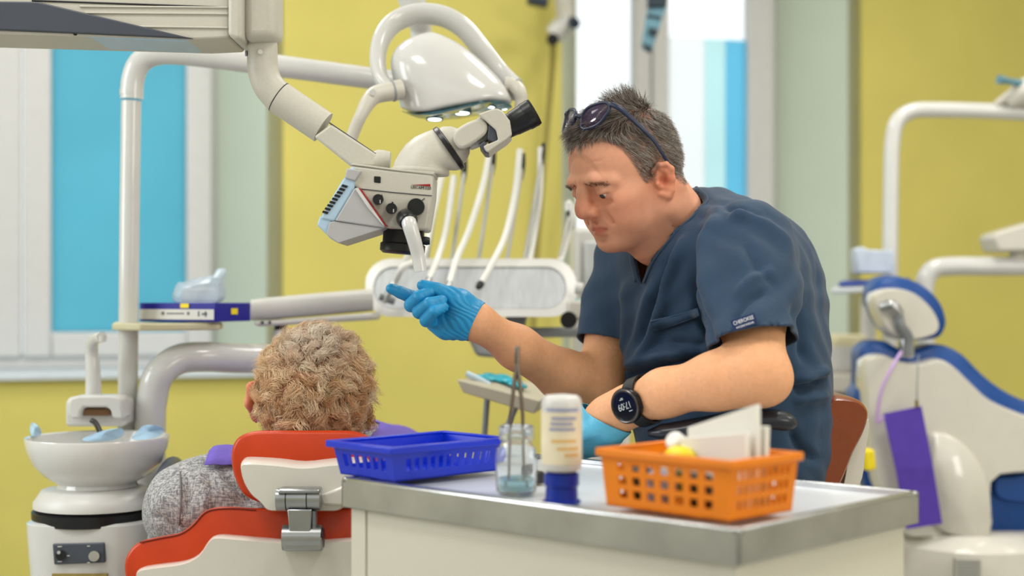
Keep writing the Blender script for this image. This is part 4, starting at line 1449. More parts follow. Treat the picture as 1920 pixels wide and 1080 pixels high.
for dy in (-.028, .036):
    ep = ptube('eyepiece', [(944, 241, YM + dy), (962, 232, YM + dy), (963, 231.5, YM + dy), (984, 220, YM + dy), (985, 219.5, YM + dy), (999, 211, YM + dy)], [.0165, .0175, .0182, .0195, .0205, .0208], black, ms, sn=0, n=28)
    ptube('eyecup', [(997, 212.5, YM + dy), (1003, 209, YM + dy)], [.0208, .0196], M('black_rubber', (14, 14, 16), .7), ep, sn=0, n=28)
# lettering
rt = (P(806, 350, 2) - P(770, 347, 2)).normalized()
up = Vector((-rt.z, 0, rt.x))
text('lettering', 'LEICA', .0056, M('scope_print', (90, 88, 84), .5), P(770, 350.5, YF2 - .0004), rt, up, hd_)
text('lettering', 'M', .0066, black, P(789, 352, YF2 - .0004), rt, up, hd_)
text('lettering', '320', .0060, MATS['scope_print'], P(796.5, 352.4, YF2 - .0004), rt, up, hd_)
obj('red_swoosh', MB().prism(PP([(772, 346.5), (807, 345), (807, 349.5), (790, 348)], YF2 - .0008), (0, .001, 0)), red, hd_)

# ------------------------------------------------------------------ things on the wall by the right window
xr = root('xray_arm', 'white jointed x-ray arm with black knuckles beside the right window top', 'x-ray arm', P(1050, 60, 4.2))
Yx = 4.55
obj('ceiling_post', MB().tube([P(1052, -70, Yx), Vector((P(1052, 0, Yx).x, Yx, CEIL))], .026, 18), off_white, xr)
ptube('upper_link', [(1052, -80, Yx), (1058, 5, Yx), (1062, 30, Yx), (1068, 44, Yx)], [.03, .032, .03, .022], off_white, xr)
ptube('lower_link', [(1072, 36, Yx - .03), (1052, 52, Yx - .03), (1036, 68, Yx - .03)], [.026, .036, .03], white_plastic, xr)
ptube('knuckle', [(1074, 40, Yx - .05), (1078, 44, Yx - .09)], .017, M('blue_black_plastic', (36, 48, 62), .4), xr, sn=0, n=18)
ptube('knuckle', [(1037, 73, Yx - .04), (1036, 74, Yx - .09)], .019, black, xr, sn=0, n=18)
ptube('olive_line', [(1037, 76, Yx - .03), (1036, 120, Yx + .02), (1030, 190, Yx + .04), (1020, 300, Yx + .05), (1010, 420, Yx + .06), (1004, 520, Yx + .06), (1000, 640, Yx + .06)], [.009, .009, .009, .008, .008, .008, .008], M('olive_matte', (140, 128, 62), .6), xr)  # thin olive tube running down from the arm before the wall
obj('dark_bracket', MB().box(P(1008, 2, Yx - .1), (.065, .05, .03), Matrix.Rotation(.2, 3, 'Y')), M('blue_black_plastic', (0, 0, 0)), xr, bevel=.006)
sg = root('ceiling_monitor', 'dark monitor hung edge-on from the ceiling in front of the right window', 'monitor', P(1225, 20, 3.9))
Ym = 4.1
dk = M('night_blue_plastic', (22, 40, 52), .35)
obj('ceiling_rod', MB().tube([P(1238, -110, Ym + .025), Vector((P(1238, 0, Ym + .025).x, Ym + .025, CEIL))], .018, 16), dk, sg)
slab('monitor_back', [(1212, -120), (1262, -120), (1250, 12), (1215, 14)], Ym, .05, dk, sg, bevel=.004)
slab('monitor_edge', [(1214, 14), (1250, 12), (1240, 40), (1222, 98), (1203, 88)], Ym + .01, .04, M('teal_grey_plastic', (96, 140, 156), .3), sg, bevel=.004)
slab('monitor_clip', [(1218, 50), (1236, 56), (1230, 68), (1216, 62)], Ym, .02, dk, sg, bevel=.002)
slab('monitor_clip', [(1204, 80), (1222, 86), (1222, 100), (1210, 94)], Ym, .02, dk, sg, bevel=.002)
slab('monitor_clip', [(1214, 26), (1240, 30), (1240, 35), (1212, 31)], Ym + .005, .02, dk, sg, bevel=.001)

# ------------------------------------------------------------------ second treatment place, right background
Y2 = 3.3
c2 = root('blue_dental_chair', 'empty blue and white dental chair standing behind the dentist', 'dental chair', P(1790, 1000, Y2))
c2.location.z = 0
h2 = [(1634, 556), (1640, 537), (1656, 525), (1685, 521), (1716, 528), (1744, 544), (1766, 570), (1776, 602), (1770, 624), (1756, 636), (1716, 640), (1672, 632), (1645, 600)]
cushion('headrest_cushion', h2, Y2, .10, blue_vinyl, c2, [(0, 6), (.06, 1.5), (.2, 0), (.8, 0), (.95, 4), (1, 9)], lean=.01)
h3 = [(1638, 562), (1650, 545), (1685, 541), (1720, 551), (1750, 578), (1764, 608), (1754, 628), (1716, 638), (1676, 630), (1650, 598)]
cushion('headrest_shell', h3, Y2 - .04, .06, shell_m, c2, [(0, 4), (.15, 1), (.5, -1.5), (1, -1.5)])
ptube('hinge', [(1650, 576, Y2 - .05), (1672, 574, Y2 - .06), (1688, 590, Y2 - .06)], [.010, .014, .011], steel, c2, n=16)
ptube('hinge_link', [(1684, 585, Y2 - .05), (1688, 612, Y2 - .05), (1700, 632, Y2 - .04), (1700, 668, Y2 - .04)], [.010, .013, .015, .013], mid_grey, c2, n=16)
obj('hinge_plate', MB().box(P(1700, 650, Y2 - .035), (.03, .03, .05)), chrome, c2, bevel=.006)
bl2 = [(1603, 752), (1613, 725), (1614, 690), (1616, 658), (1634, 641), (1662, 640), (1690, 654), (1720, 656), (1745, 648), (1772, 647), (1806, 664), (1842, 700), (1878, 728), (1920, 750), (1990, 780), (2010, 900), (1960, 1000), (1700, 1000), (1620, 900)]
cushion('backrest_cushion', bl2, Y2, .12, blue_vinyl, c2, [(0, 6), (.06, 1.5), (.2, 0), (.8, 0), (.95, 4), (1, 9)])
bs3 = [(1622, 740), (1622, 690), (1630, 668), (1660, 664), (1690, 676), (1725, 680), (1760, 672), (1790, 684), (1824, 716), (1862, 750), (1920, 776), (1980, 800), (1990, 880), (1920, 890), (1864, 906), (1860, 1010), (1760, 1012), (1690, 1000), (1640, 900)]
cushion('backrest_shell', bs3, Y2 - .05, .08, shell_m, c2, [(0, 7), (.12, 3), (.4, 0), (1, 0)])
rp = [(1745, 830), (1760, 812), (1800, 826), (1840, 870), (1860, 930), (1856, 1004), (1820, 1010), (1762, 992), (1748, 930)]
cushion('back_cover', rp, Y2 - .075, .04, shell_m, c2, [(0, 5), (.2, 1), (.5, 0), (1, 0)])
cushion('seat_cushion', [(1866, 896), (1900, 890), (1960, 884), (1990, 930), (1920, 946), (1868, 934)], Y2 - .02, .3, blue_vinyl, c2, [(0, 6), (.06, 1.5), (.2, 0), (.9, 0), (1, 6)])
b_z = P(1800, 1020, Y2).z
obj('base_housing', MB().loft([[Vector((P(1830, 0, Y2).x + w * math.cos(a) * 1.0, Y2 + .1 + d * math.sin(a), z)) for a in (2 * math.pi * (k + .5) / 24 for k in range(24))] for w, d, z in ((.22, .26, 0), (.22, .26, b_z * .6), (.2, .24, b_z), (.16, .2, b_z + .03))]), shell_m, c2, angle=40)
vg = obj('vent_grille', MB().prism(PP([(1792, 1048), (1840, 1050), (1840, 1100), (1792, 1098)], Y2 - .175), (0, .02, 0)), M('grille_grey', (170, 168, 160), .5), c2)
for i in range(7):
    y = 1053 + i * 6.5
    obj('grille_slot', MB().prism(PP([(1796, y), (1836, y + 1), (1836, y + 3), (1796, y + 2)], Y2 - .176), (0, .004, 0)), mid_grey, vg)
ptube('armrest', [(1640, 800, Y2 + .05), (1634, 850, Y2 + .02), (1640, 905, Y2 + .05)], [.02, .026, .02], mid_grey, c2)
ptube('armrest_strut', [(1630, 800, Y2 + .08), (1662, 842, Y2 + .05)], .008, M('slate_blue_plastic', (70, 88, 110), .4), c2, sn=0)

bib = root('hanging_bib', 'purple paper bib hanging by clips from the blue chair headrest', 'bib', P(1715, 990, Y2 - .1))
for i, (q_, nm) in enumerate((([(1656, 776), (1728, 761), (1748, 872), (1679, 884)], 'bib_sheet'), ([(1679, 884), (1748, 872), (1767, 982), (1699, 992)], 'bib_sheet'))):
    v = PP(q_, Y2 - .105)
    dz = Vector((0, -.006, 0))
    if i == 0:
        v[2] += dz
        v[3] += dz
    else:
        v[0] += dz
        v[1] += dz
    obj(nm, MB().prism(v, (0, .0025, 0)), purple, bib, bevel=.0008)
ptube('clip', [(1719, 764, Y2 - .108), (1719, 750, Y2 - .108)], .004, M('brass', (150, 130, 70), .3, metal=1), bib, sn=0, n=10)
ptube('chain', [(1719, 752, Y2 - .108), (1720, 710, Y2 - .105), (1722, 665, Y2 - .07)], .0016, mid_grey, bib, n=8)
ptube('ribbon', [(1690, 660, Y2 - .07), (1672, 690, Y2 - .1), (1652, 735, Y2 - .105), (1645, 790, Y2 - .1), (1658, 780, Y2 - .104)], .0042, M('lilac_ribbon', (190, 160, 210), .6), bib, n=8)

# lamp pole, arms and shelf of the second place
Y3 = 3.75
l2 = root('lamp_stand', 'white bent lamp pole at the right edge against the yellow wall', 'lamp', P(1670, 900, Y3))
l2.location.z = 0
lp = [P(*p) for p in spl([(1667, 1120, Y3), (1668, 700, Y3), (1669, 500, Y3), (1671, 330, Y3), (1674, 262, Y3), (1684, 226, Y3), (1712, 208, Y3), (1760, 206, Y3), (1850, 208, Y3), (1930, 212, Y3), (2010, 214, Y3)], 5)]
lp[0].z = 0
obj('pole', MB().tube(lp, .0205, 20), white_gloss, l2, angle=60)
ptube('lamp_head', [(1890, 196, Y3 - .02), (1925, 176, Y3 - .02), (1990, 190, Y3 - .02)], [.012, .045, .07], off_white, l2, n=20)
ptube('lamp_handle', [(1872, 149, Y3 - .06), (1895, 153, Y3 - .05), (1925, 160, Y3 - .03)], [.012, .008, .012], M('teal_grey_plastic', (0, 0, 0)), l2, n=14)
ptube('lamp_neck', [(1866, 196, Y3 - .01), (1890, 182, Y3 - .02), (1915, 168, Y3 - .03)], [.008, .014, .02], off_white, l2, n=14)
a2 = root('second_unit_arm', 'thick white horizontal arm crossing the yellow wall at the right edge', 'arm', P(1735, 560, 3.6))
ptube('arm_tube', [(1736, 1330, 3.73), (1735, 640, 3.73), (1733, 560, 3.73), (1736, 525, 3.73), (1752, 504, 3.73), (1790, 499, 3.73), (1850, 499, 3.73), (1990, 499, 3.73)], .0245, white_gloss, a2, n=20)
obj('arm_head', MB().prism(PP([(1862, 446), (1868, 436), (1950, 412), (1990, 470), (1872, 472)], 3.68), (0, .12, 0)), off_white, a2, bevel=.012, seg=4)
ptube('arm_head_neck', [(1908, 470, 3.73), (1908, 500, 3.73)], .02, off_white, a2, sn=0)
obj('shelf_board', MB().prism([P(1558, 541, Y3 - .15), P(1700, 536, Y3 - .15), P(1712, 530, Y3 + .12), P(1570, 536, Y3 + .12)], (0, 0, -.013)), M('pale_shelf', (206, 212, 216), .4), l2, bevel=.003)
ptube('shelf_bracket', [(1625, 546, Y3 + .02), (1625, 575, Y3 + .02)], .014, white_plastic, l2, sn=0)
obj('blue_folder', MB().prism([P(1572, 530, Y3 - .14), P(1706, 524, Y3 - .14), P(1706, 521, Y3 - .03), P(1580, 526, Y3 - .03)], (0, 0, -.010)), M('royal_blue_card', (30, 60, 150), .5), None, label='royal blue flat box lying on the second shelf', cat='box', bevel=.002)
obj('glove_box', MB().prism(PP([(1608, 512), (1606, 468), (1616, 462), (1628, 468), (1676, 470), (1678, 512)], Y3 - .11), (0, .07, 0)), M('pale_blue_carton', (196, 208, 226), .6, var=.12, vscale=30), None, bevel=.004, label='pale blue glove box standing on the royal blue box, right background', cat='box')
k2 = root('second_basin', 'white basin on a cabinet between the dentist and the blue chair', 'basin', P(1575, 900, 3.9))
k2.location.z = 0
m2 = 3.9 / FPX
zz = lambda y: EYE - (y - HOR) * m2
obj('bowl', MB().lathe([(w * m2, zz(y)) for w, y in ((20, 704), (40, 700), (52, 680), (56, 650), (54, 648), (48, 676), (30, 692), (1, 694))], (P(1572, 0, 3.9).x, 3.9, 0), (0, 0, 1), 32), porcelain, k2, angle=50)
obj('pillar', MB().box((P(1575, 0, 3.9).x, 3.92, zz(735) / 2), (.22, .2, zz(735))), M('beige_laminate', (0, 0, 0)), k2, bevel=.006)
obj('counter', MB().box((P(1575, 0, 3.9).x, 3.92, zz(715)), (.26, .26, .05)), off_white, k2, bevel=.006)
ptube('post', [(1625, 710, 3.95), (1628, 640, 3.95), (1628, 560, 3.95)], .022, white_plastic, k2, sn=0)
obj('filler_block', MB().box((P(1600, 640, 3.97).x, 3.97, zz(640)), (.12, .08, .035)), M('cream_plastic', (224, 214, 178), .4), k2, bevel=.008)
obj('yellow_bin', MB().prism(PP([(1622, 845), (1640, 843), (1644, 880), (1624, 884)], 3.1), (0, .05, 0)), yellow_print, c2, bevel=.004)

# ------------------------------------------------------------------ the dentist
rng = np.random.default_rng(7)


def V3(v):
    return np.array(v, float)


def PN(px, py, Y):
    return np.array(P(px, py, Y))


skin = M('skin', (222, 160, 130), 0.5, var=0.03, vscale=90, bump=0.06, bscale=700, sss=0.12, attr='Col', spec=0.35)
hair_m = M('grey_brown_hair', (255, 255, 255), 0.45, var=0.02, attr='Col', spec=0.35)
scrub = M('navy_scrub_cotton', (33, 59, 86), 0.8, var=0.08, vscale=14, bump=0.45, bscale=32, sheen=0.1)
scrub2 = M('navy_trouser_cotton', (38, 62, 88), 0.85, var=0.08, vscale=14, bump=0.25, bscale=45)
nitrile = M('blue_nitrile', (36, 150, 206), 0.42, var=0.07, vscale=60, bump=0.35, bscale=110)
nitrile2 = M('pale_blue_nitrile', (92, 182, 216), 0.42, var=0.07, vscale=60, bump=0.3, bscale=110)

AY, AP = math.radians(30), math.radians(25)
Fh = V3((-math.cos(AY), -math.sin(AY), 0))
ZZ = V3((0, 0, 1))
HF = Fh * math.cos(AP) - ZZ * math.sin(AP)
HU = ZZ * math.cos(AP) + Fh * math.sin(AP)
HL = np.cross(HU, HF)
HM = np.stack([HF, HL, HU], 1)               # columns: forward, left, up
HO = PN(1196, 341, 2.2)


def to_world(v):
    return HO + v @ HM.T


def to_local(p):
    return (V3(p) - HO) @ HM


neck_b = to_local(PN(1292, 452, 2.24))
neck_m = to_local(PN(1246, 404, 2.215))

S = SDF((-.135, -.105, -.2), (.135, .105, .155), .0018)
S.ell((.002, 0, .051), (.077, .0735, .073), k=.0)
S.ell((.042, 0, .048), (.052, .060, .050), k=.03)
S.ell((.038, 0, -.002), (.052, .057, .056), k=.03)
S.ell((.074, 0, -.036), (.024, .034, .030), k=.025)
S.cap((.006, .052, -.040), (.070, .020, -.062), .015, .014, k=.028, mirror=True)
S.cap((.0, .055, -.005), (.006, .052, -.042), .014, .015, k=.025, mirror=True)
S.ell((.084, 0, -.0635), (.0165, .023, .0145), k=.016)
S.ell((.060, .044, -.004), (.026, .018, .018), k=.022, mirror=True)      # cheek bones
S.ell((.062, .037, -.032), (.024, .018, .022), k=.02, mirror=True)
S.chain([(.094, .010, .037), (.0895, .030, .037), (.074, .050, .029)], [.0075, .0082, .0070], k=.012, mirror=True)
S.ell((.104, .034, .0195), (.0175, .0165, .0110), k=.012, mode='s', mirror=True)
S.ell((.096, .0145, .024), (.010, .006, .012), k=.008, mode='s', mirror=True)
# nose
S.chain([(.091, 0, .036), (.100, 0, .020), (.109, 0, .004), (.1115, 0, -.003)], [.0078, .0082, .0096, .0107], k=.010)
S.ell((.101, .0135, -.0065), (.0125, .0085, .0088), k=.007, mirror=True)
S.ell((.097, 0, -.013), (.011, .010, .006), k=.008)
S.ell((.105, .0080, -.0150), (.0050, .0036, .0034), k=.003, mode='s', mirror=True)
# mouth
S.cap((.0965, 0, -.0305), (.084, .021, -.0365), .0066, .0040, k=.006, mirror=True)
S.cap((.0955, 0, -.0420), (.085, .019, -.0415), .0074, .0048, k=.006, mirror=True)
S.cap((.105, 0, -.0362), (.087, .028, -.0400), .0015, .0012, k=.003, mode='s', mirror=True)
S.ell((.1015, 0, -.0520), (.008, .018, .0050), k=.008, mode='s')
S.cap((.098, .023, -.010), (.081, .037, -.038), .0018, .0010, k=.010, mode='s', mirror=True)
S.cap((.098, .004, -.021), (.098, .004, -.026), .0016, .0016, k=.006, mode='s', mirror=True)
S.cap((.077, .034, -.044), (.072, .032, -.058), .0018, .0012, k=.008, mode='s', mirror=True)
# eyelids: ball with a narrow slit
S.ell((.0800, .0330, .0190), (.0148, .0172, .0136), k=.005, mirror=True)
S.chain([(.0900, .0215, .0146), (.0935, .0290, .0124), (.0930, .0370, .0124), (.0878, .0455, .0142)], [.0020, .0033, .0032, .0019], k=.0012, mode='s', mirror=True)
S.chain([(.0955, .0225, .0235), (.0965, .0330, .0275), (.0885, .0450, .0250)], [.0008, .0011, .0008], k=.004, mode='s', mirror=True)
S.cap((.093, .021, .0035), (.083, .044, .0010), .0016, .0012, k=.009, mode='s', mirror=True)
# frown lines and forehead lines
S.cap((.101, .0065, .036), (.102, .0055, .052), .0013, .0008, k=.006, mode='s', mirror=True)
for u_ in (.064, .074, .083):
    S.chain([(.0955, 0, u_), (.092, .022, u_ + .002), (.078, .044, u_ - .001)], [.0004, .0005, .0001], k=.003, mode='s', mirror=True)
for d_ in ():
    S.cap((.070, .0565, .020 + d_), (.060, .0610, .020 + d_ * 2.4), .0003, .0002, k=.003, mode='s', mirror=True)
# neck with muscle
S.cap((-.014, 0, -.005), tuple(neck_m), .052, .050, k=.03)
S.cap(tuple(neck_m), tuple(neck_b), .050, .062, k=.03)
S.cap((.030, 0, -.060), tuple(neck_m + V3((.040, 0, -.03))), .030, .032, k=.035)
S.cap((-.022, .058, -.02), tuple(neck_b + V3((.045, .012, -.01))), .012, .012, k=.02, mirror=True)
S.cap((.012, .058, -.055), (.002, .050, -.085), .003, .003, k=.012, mode='s', mirror=True)
# ears
def er(f, l, u):
    return (.006 + (f + .006) * .78, .0715 + (l - .074) * .85, .001 + u * .74)


for pts, rs in (([(.006, .071, -.026), (-.004, .076, -.034), (-.012, .080, -.026), (-.020, .085, -.006), (-.024, .088, .014), (-.016, .087, .028), (-.002, .083, .032), (.009, .077, .024), (.010, .072, .008)],
                 [.0045, .0060, .0054, .0040, .0038, .0038, .0038, .0034, .0028]),
                ([(-.006, .078, -.018), (-.014, .082, -.002), (-.014, .083, .014), (-.006, .080, .022)], [.0036, .0038, .0036, .0026])):
    S.chain([er(*p) for p in pts], rs, k=.004, mirror=True)
S.ell(er(-.008, .074, .000), (.011, .005, .019), k=.005, mirror=True)
S.ell(er(-.001, .0830, -.002), (.0058, .0080, .0085), k=.003, mode='s', mirror=True)
S.cap(er(.008, .074, -.004), er(.006, .073, -.011), .0036, .0030, k=.003, mirror=True)
hV, hQ = S.mesh()
hV = relax(hV, hQ, 2, .5)
hN = vnormals(hV, hQ)
f_, l_, u_ = hV[:, 0], hV[:, 1], hV[:, 2]
al = np.abs(l_)
HL_F = [-.13, -.08, -.055, -.035, -.020, -.006, .008, .018, .025, .034, .042, .050, .060, .080, .12]
HL_U = [-.005, -.010, -.014, -.022, -.015, .026, .026, .008, .004, .010, .034, .064, .090, .092, .092]


def hairline(f, l, u):
    return u - np.interp(f, HL_F, HL_U)


def bump_(x, a, b):
    return np.clip(1 - np.abs(x - a) / b, 0, 1)


C = np.ones((len(hV), 3))


def tint(w, col):
    global C
    C = C * (1 - w[:, None]) + C * np.array(col) * w[:, None]


sph = lambda c, r: np.clip(1.3 - np.sqrt((f_ - c[0]) ** 2 + (al - c[1]) ** 2 + (u_ - c[2]) ** 2) / r, 0, 1)
tint(sph((.112, 0, -.004), .026) * .8, (1.0, .80, .76))
tint(sph((.075, .045, -.015), .036) * .6, (1.0, .84, .80))
tint(sph((.004, .080, 0), .034) * .9, (1.0, .76, .68))
tint(sph((.006, .078, 0), .010), (.80, .55, .50))
lip = np.clip(1 - np.sqrt(((al) / .0235) ** 2 + ((u_ + .0362 + al * .12) / .0090) ** 2), 0, .45) * 2.2 * (f_ > .078)
tint(np.clip(lip, 0, 1), (.84, .55, .54))
stub = np.clip((-.014 - u_) / .03, 0, 1) * np.clip((f_ - .0) / .03, 0, 1) * np.clip((u_ + .12) / .02, 0, 1)
tint(stub * .30, (.80, .80, .82))
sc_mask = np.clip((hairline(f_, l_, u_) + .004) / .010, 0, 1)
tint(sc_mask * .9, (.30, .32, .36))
to = to_world(hV)

# body: arms, shoulders and trunk at a coarser step
SH1, EL1, WR1 = PN(1396, 466, 2.09), PN(1420, 702, 1.925), PN(1180, 761, 2.03)
SH2, EL2, WR2 = PN(1198, 470, 2.36), PN(1122, 728, 2.30), PN(893, 603, 2.155)
B = SDF((-.12, 1.84, .52), (.56, 2.56, 1.22), .0042)
B.chain([SH1, SH1 * .45 + EL1 * .55, EL1], [.046, .045, .039], k=.02)
B.chain([EL1, PN(1345, 714, 1.945), PN(1245, 737, 1.985), WR1, PN(1140, 782, 2.045), PN(1112, 800, 2.065)], [.040, .0365, .0305, .0265, .0262, .024], k=.022)
B.ell(PN(1446, 716, 1.918), (.018, .018, .018), k=.03)
B.chain([SH2, SH2 * .45 + EL2 * .55, EL2], [.044, .045, .041], k=.02)
B.chain([EL2, PN(1060, 706, 2.27), PN(970, 652, 2.21), WR2, PN(868, 592, 2.155)], [.040, .0385, .031, .0250, .024], k=.022)
TF = V3((-.86, -.51, 0))
TL = np.cross(ZZ, TF)
TR = np.stack([TL, TF, ZZ], 1)
B.ell(PN(1330, 575, 2.25), (.135, .085, .14), TR, k=.04)
B.ell(PN(1400, 760, 2.27), (.13, .10, .16), TR, k=.04)
B.cap(PN(1292, 462, 2.24), PN(1325, 540, 2.24), .050, .07, k=.03)
B.chain([PN(1262, 470, 2.225), PN(1236, 540, 2.222)], [.030, .026], k=.03)
B.cap(SH1, PN(1320, 510, 2.24), .040, .055, k=.03)
B.cap(SH2, PN(1320, 510, 2.24), .040, .055, k=.03)
bV, bQ = B.mesh()
bV = relax(bV, bQ, 2, .5)
bC = np.ones((len(bV), 3))
hair_arm = rng.uniform(.94, 1.03, len(bV))
bC *= hair_arm[:, None] * np.array([1.08, 1.14, .94])
allV = np.concatenate([to, bV])
allQ = np.concatenate([hQ, bQ + len(to)])
me = npmesh('body', allV, allQ)
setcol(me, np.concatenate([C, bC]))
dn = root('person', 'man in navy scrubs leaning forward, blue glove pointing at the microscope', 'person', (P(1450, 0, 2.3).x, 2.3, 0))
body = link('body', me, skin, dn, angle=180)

# eyes
eye_w = M('eye_white', (226, 214, 208), .2)
iris = M('dark_iris', (70, 54, 46), .15)
for sd in (-1, 1):
    e = to_world(V3((.0795, .0330 * sd, .0178)))
    eo = obj('eye', MB().ell(e, (.0128, .0128, .0128), None, 24, 16), eye_w, dn)
    gz = to_world(V3((.0795 + .0104, .0330 * sd, .0178 - .0054)))
    obj('iris', MB().lathe([(.0001, .0030), (.003, .0027), (.0052, .0006)], gz, Vector(gz - e), 20, cap=False), iris, eo)


# ---- hair
def strands(roots, nrm, n, dirf, lenf, k=6, bend=.35, clump=.0):
    """roots in head space; returns (n, k, 3) paths in world space"""
    sel = rng.integers(0, len(roots), n)
    p = roots[sel] + rng.normal(0, .0009, (n, 3))
    nn = nrm[sel]
    d = dirf(p, nn)
    d /= np.linalg.norm(d, axis=1, keepdims=True)
    L = lenf(p)
    out = np.zeros((n, k, 3))
    q = p - nn * .001
    for i in range(k):
        out[:, i] = q
        t = i / (k - 1)
        st = nn * (.32 * (1 - t) ** 2) + d * (.45 + t)
        st /= np.linalg.norm(st, axis=1, keepdims=True)
        q = q + st * (L / (k - 1))[:, None] + rng.normal(0, .0004, (n, 3))
    return to_world(out.reshape(-1, 3)).reshape(n, k, 3), p


hm = hairline(f_, l_, u_) > 0
hm &= ~((al > .0755) & (f_ < .032) & (f_ > -.03) & (u_ < .034))
area_ok = hm & (u_ > -.06)
R_, N_ = hV[area_ok], hN[area_ok]


def hdir(p, nn):
    n = len(p)
    top = np.clip((p[:, 2] - .075) / .04, 0, 1)[:, None]
    front = np.clip((p[:, 0] - .02) / .05, 0, 1)[:, None]
    side = np.sign(p[:, 1])[:, None] * np.array([0, 1.0, 0])
    dtop = np.array([.95, 0, .10]) + front * np.array([.7, 0, -.26]) + side * (.25 * front + .12)
    tuft = (np.clip(1 - np.sqrt((p[:, 0] + .02) ** 2 + (p[:, 1] - .02) ** 2) / .035, 0, 1) * (p[:, 2] > .1))[:, None]
    dtop = dtop * (1 - tuft) + tuft * np.array([-.2, .05, 1.2])
    dside = np.array([-.55, 0, -.85]) + side * .12
    d = dtop * top + dside * (1 - top)
    d = d + .06 * nn + rng.normal(0, .09, (n, 3))
    # strands next to each other lean alike
    ph = np.sin(p[:, 0] * 240 + p[:, 1] * 170) + np.sin(p[:, 1] * 310 - p[:, 2] * 190)
    d[:, 1] += .22 * ph
    d[:, 2] += .10 * np.sin(p[:, 0] * 300 + p[:, 1] * 90)
    return d


def hlen(p):
    top = np.clip((p[:, 2] - .07) / .045, 0, 1)
    front = np.clip((p[:, 0] - .03) / .05, 0, 1)
    edge = np.clip(hairline(p[:, 0], p[:, 1], p[:, 2]) / .03, .35, 1)
    fr2 = np.clip((p[:, 0] - .062) / .02, 0, 1)
    tuft = np.clip(1 - np.sqrt((p[:, 0] + .02) ** 2 + (p[:, 1] - .02) ** 2) / .035, 0, 1) * (p[:, 2] > .1)
    return (.013 + .017 * top + .010 * top * front + .010 * fr2 + .0 * tuft) * np.maximum(edge, fr2) * rng.uniform(.75, 1.2, len(p))


paths, pr = strands(R_, N_, 15000, hdir, hlen)
gv = rng.random(len(paths))
topw = np.clip((pr[:, 2] - .05) / .06, 0, 1)
dark = np.array(lin((96, 84, 75)))
grey = np.array(lin((196, 187, 178)))
wg = np.clip(.62 - .42 * topw + (gv - .5) * .9, 0, 1)
hc = dark * (1 - wg[:, None]) + grey * wg[:, None]
hc *= rng.uniform(.8, 1.2, (len(hc), 1))
link('hair', hair_mesh('hair', paths, np.full(len(paths), .00040), hc), hair_m, dn, angle=180)
# eyebrows
bm = (np.abs(u_ - np.interp(al, [.012, .03, .050], [.0335, .0355, .0275])) < .0034) & (al > .012) & (al < .050) & (f_ > .062)
for sd in (1, -1):
    b1m = bm & (l_ * sd > 0)
    eb, ep_ = strands(hV[b1m], hN[b1m], 220, lambda p, nn: np.stack([np.full(len(p), -.15), np.sign(p[:, 1]) * .9, .25 - 8 * (np.abs(p[:, 1]) - .02)], 1) + .15 * nn + rng.normal(0, .12, (len(p), 3)),
                      lambda p: rng.uniform(.004, .0075, len(p)), k=4)
    link('eyebrow', hair_mesh('eyebrow', eb, np.full(len(eb), .00032), np.tile(np.array(lin((104, 78, 62))), (len(eb), 1)) * rng.uniform(.7, 1.3, (len(eb), 1))), hair_m, dn, angle=180)

# ---- scrub top
G = SDF((.0, 1.84, .52), (.60, 2.62, 1.24), .0050)
G.ell(PN(1322, 505, 2.25), (.165, .108, .112), TR, k=.03)
G.ell(PN(1338, 590, 2.25), (.172, .122, .16), TR, k=.06)
G.ell(PN(1364, 700, 2.27), (.168, .134, .15), TR, k=.06)
G.ell(PN(1374, 830, 2.28), (.170, .138, .16), TR, k=.06)
G.ell(PN(1424, 505, 2.28), (.070, .075, .085), k=.06)
G.ell(PN(1470, 600, 2.30), (.060, .090, .13), k=.06)
G.cap(PN(1322, 448, 2.265), PN(1335, 510, 2.26), .070, .10, k=.04)
G.cap(SH1 + V3((-.005, 0, -.012)), PN(1330, 492, 2.24), .062, .074, k=.04)
G.cap(SH2 + V3((.0, 0, -.008)), PN(1310, 494, 2.24), .058, .074, k=.04)
d1 = EL1 - SH1
G.chain([SH1 + V3((.002, 0, .0)), SH1 + d1 * .35, SH1 + d1 * .98], [.069, .068, .064], k=.03)
d2 = EL2 - SH2
G.chain([SH2, SH2 + d2 * .4, SH2 + d2 * .9], [.064, .058, .056], k=.03)
gV, gQ = G.mesh()
gV = relax(gV, gQ, 3, .5)


def proj(V):
    return np.stack([960 + V[:, 0] / V[:, 1] * FPX, HOR + (EYE - V[:, 2]) / V[:, 1] * FPX], 1)


def fold(V, N, lines, near=True):
    px = proj(V)
    out = np.zeros(len(V))
    for pts, w, a in lines:
        c = np.array(spl(pts, 8))
        best = np.full(len(V), 1e9)
        tt = np.zeros(len(V))
        L = len(c) - 1
        for i in range(L):
            ab = c[i + 1] - c[i]
            t = np.clip(((px - c[i]) @ ab) / (ab @ ab), 0, 1)
            dd = np.linalg.norm(px - c[i] - t[:, None] * ab, axis=1)
            m = dd < best
            best[m] = dd[m]
            tt[m] = (i + t[m]) / L
        fade = np.clip(np.minimum(tt, 1 - tt) * 5, 0, 1)
        out += 2.1 * a * np.exp(-(best / w) ** 2) * fade
    front = np.clip(-N[:, 1] * 2 + .6, 0, 1) if near else 1
    return V + N * (out * front)[:, None]


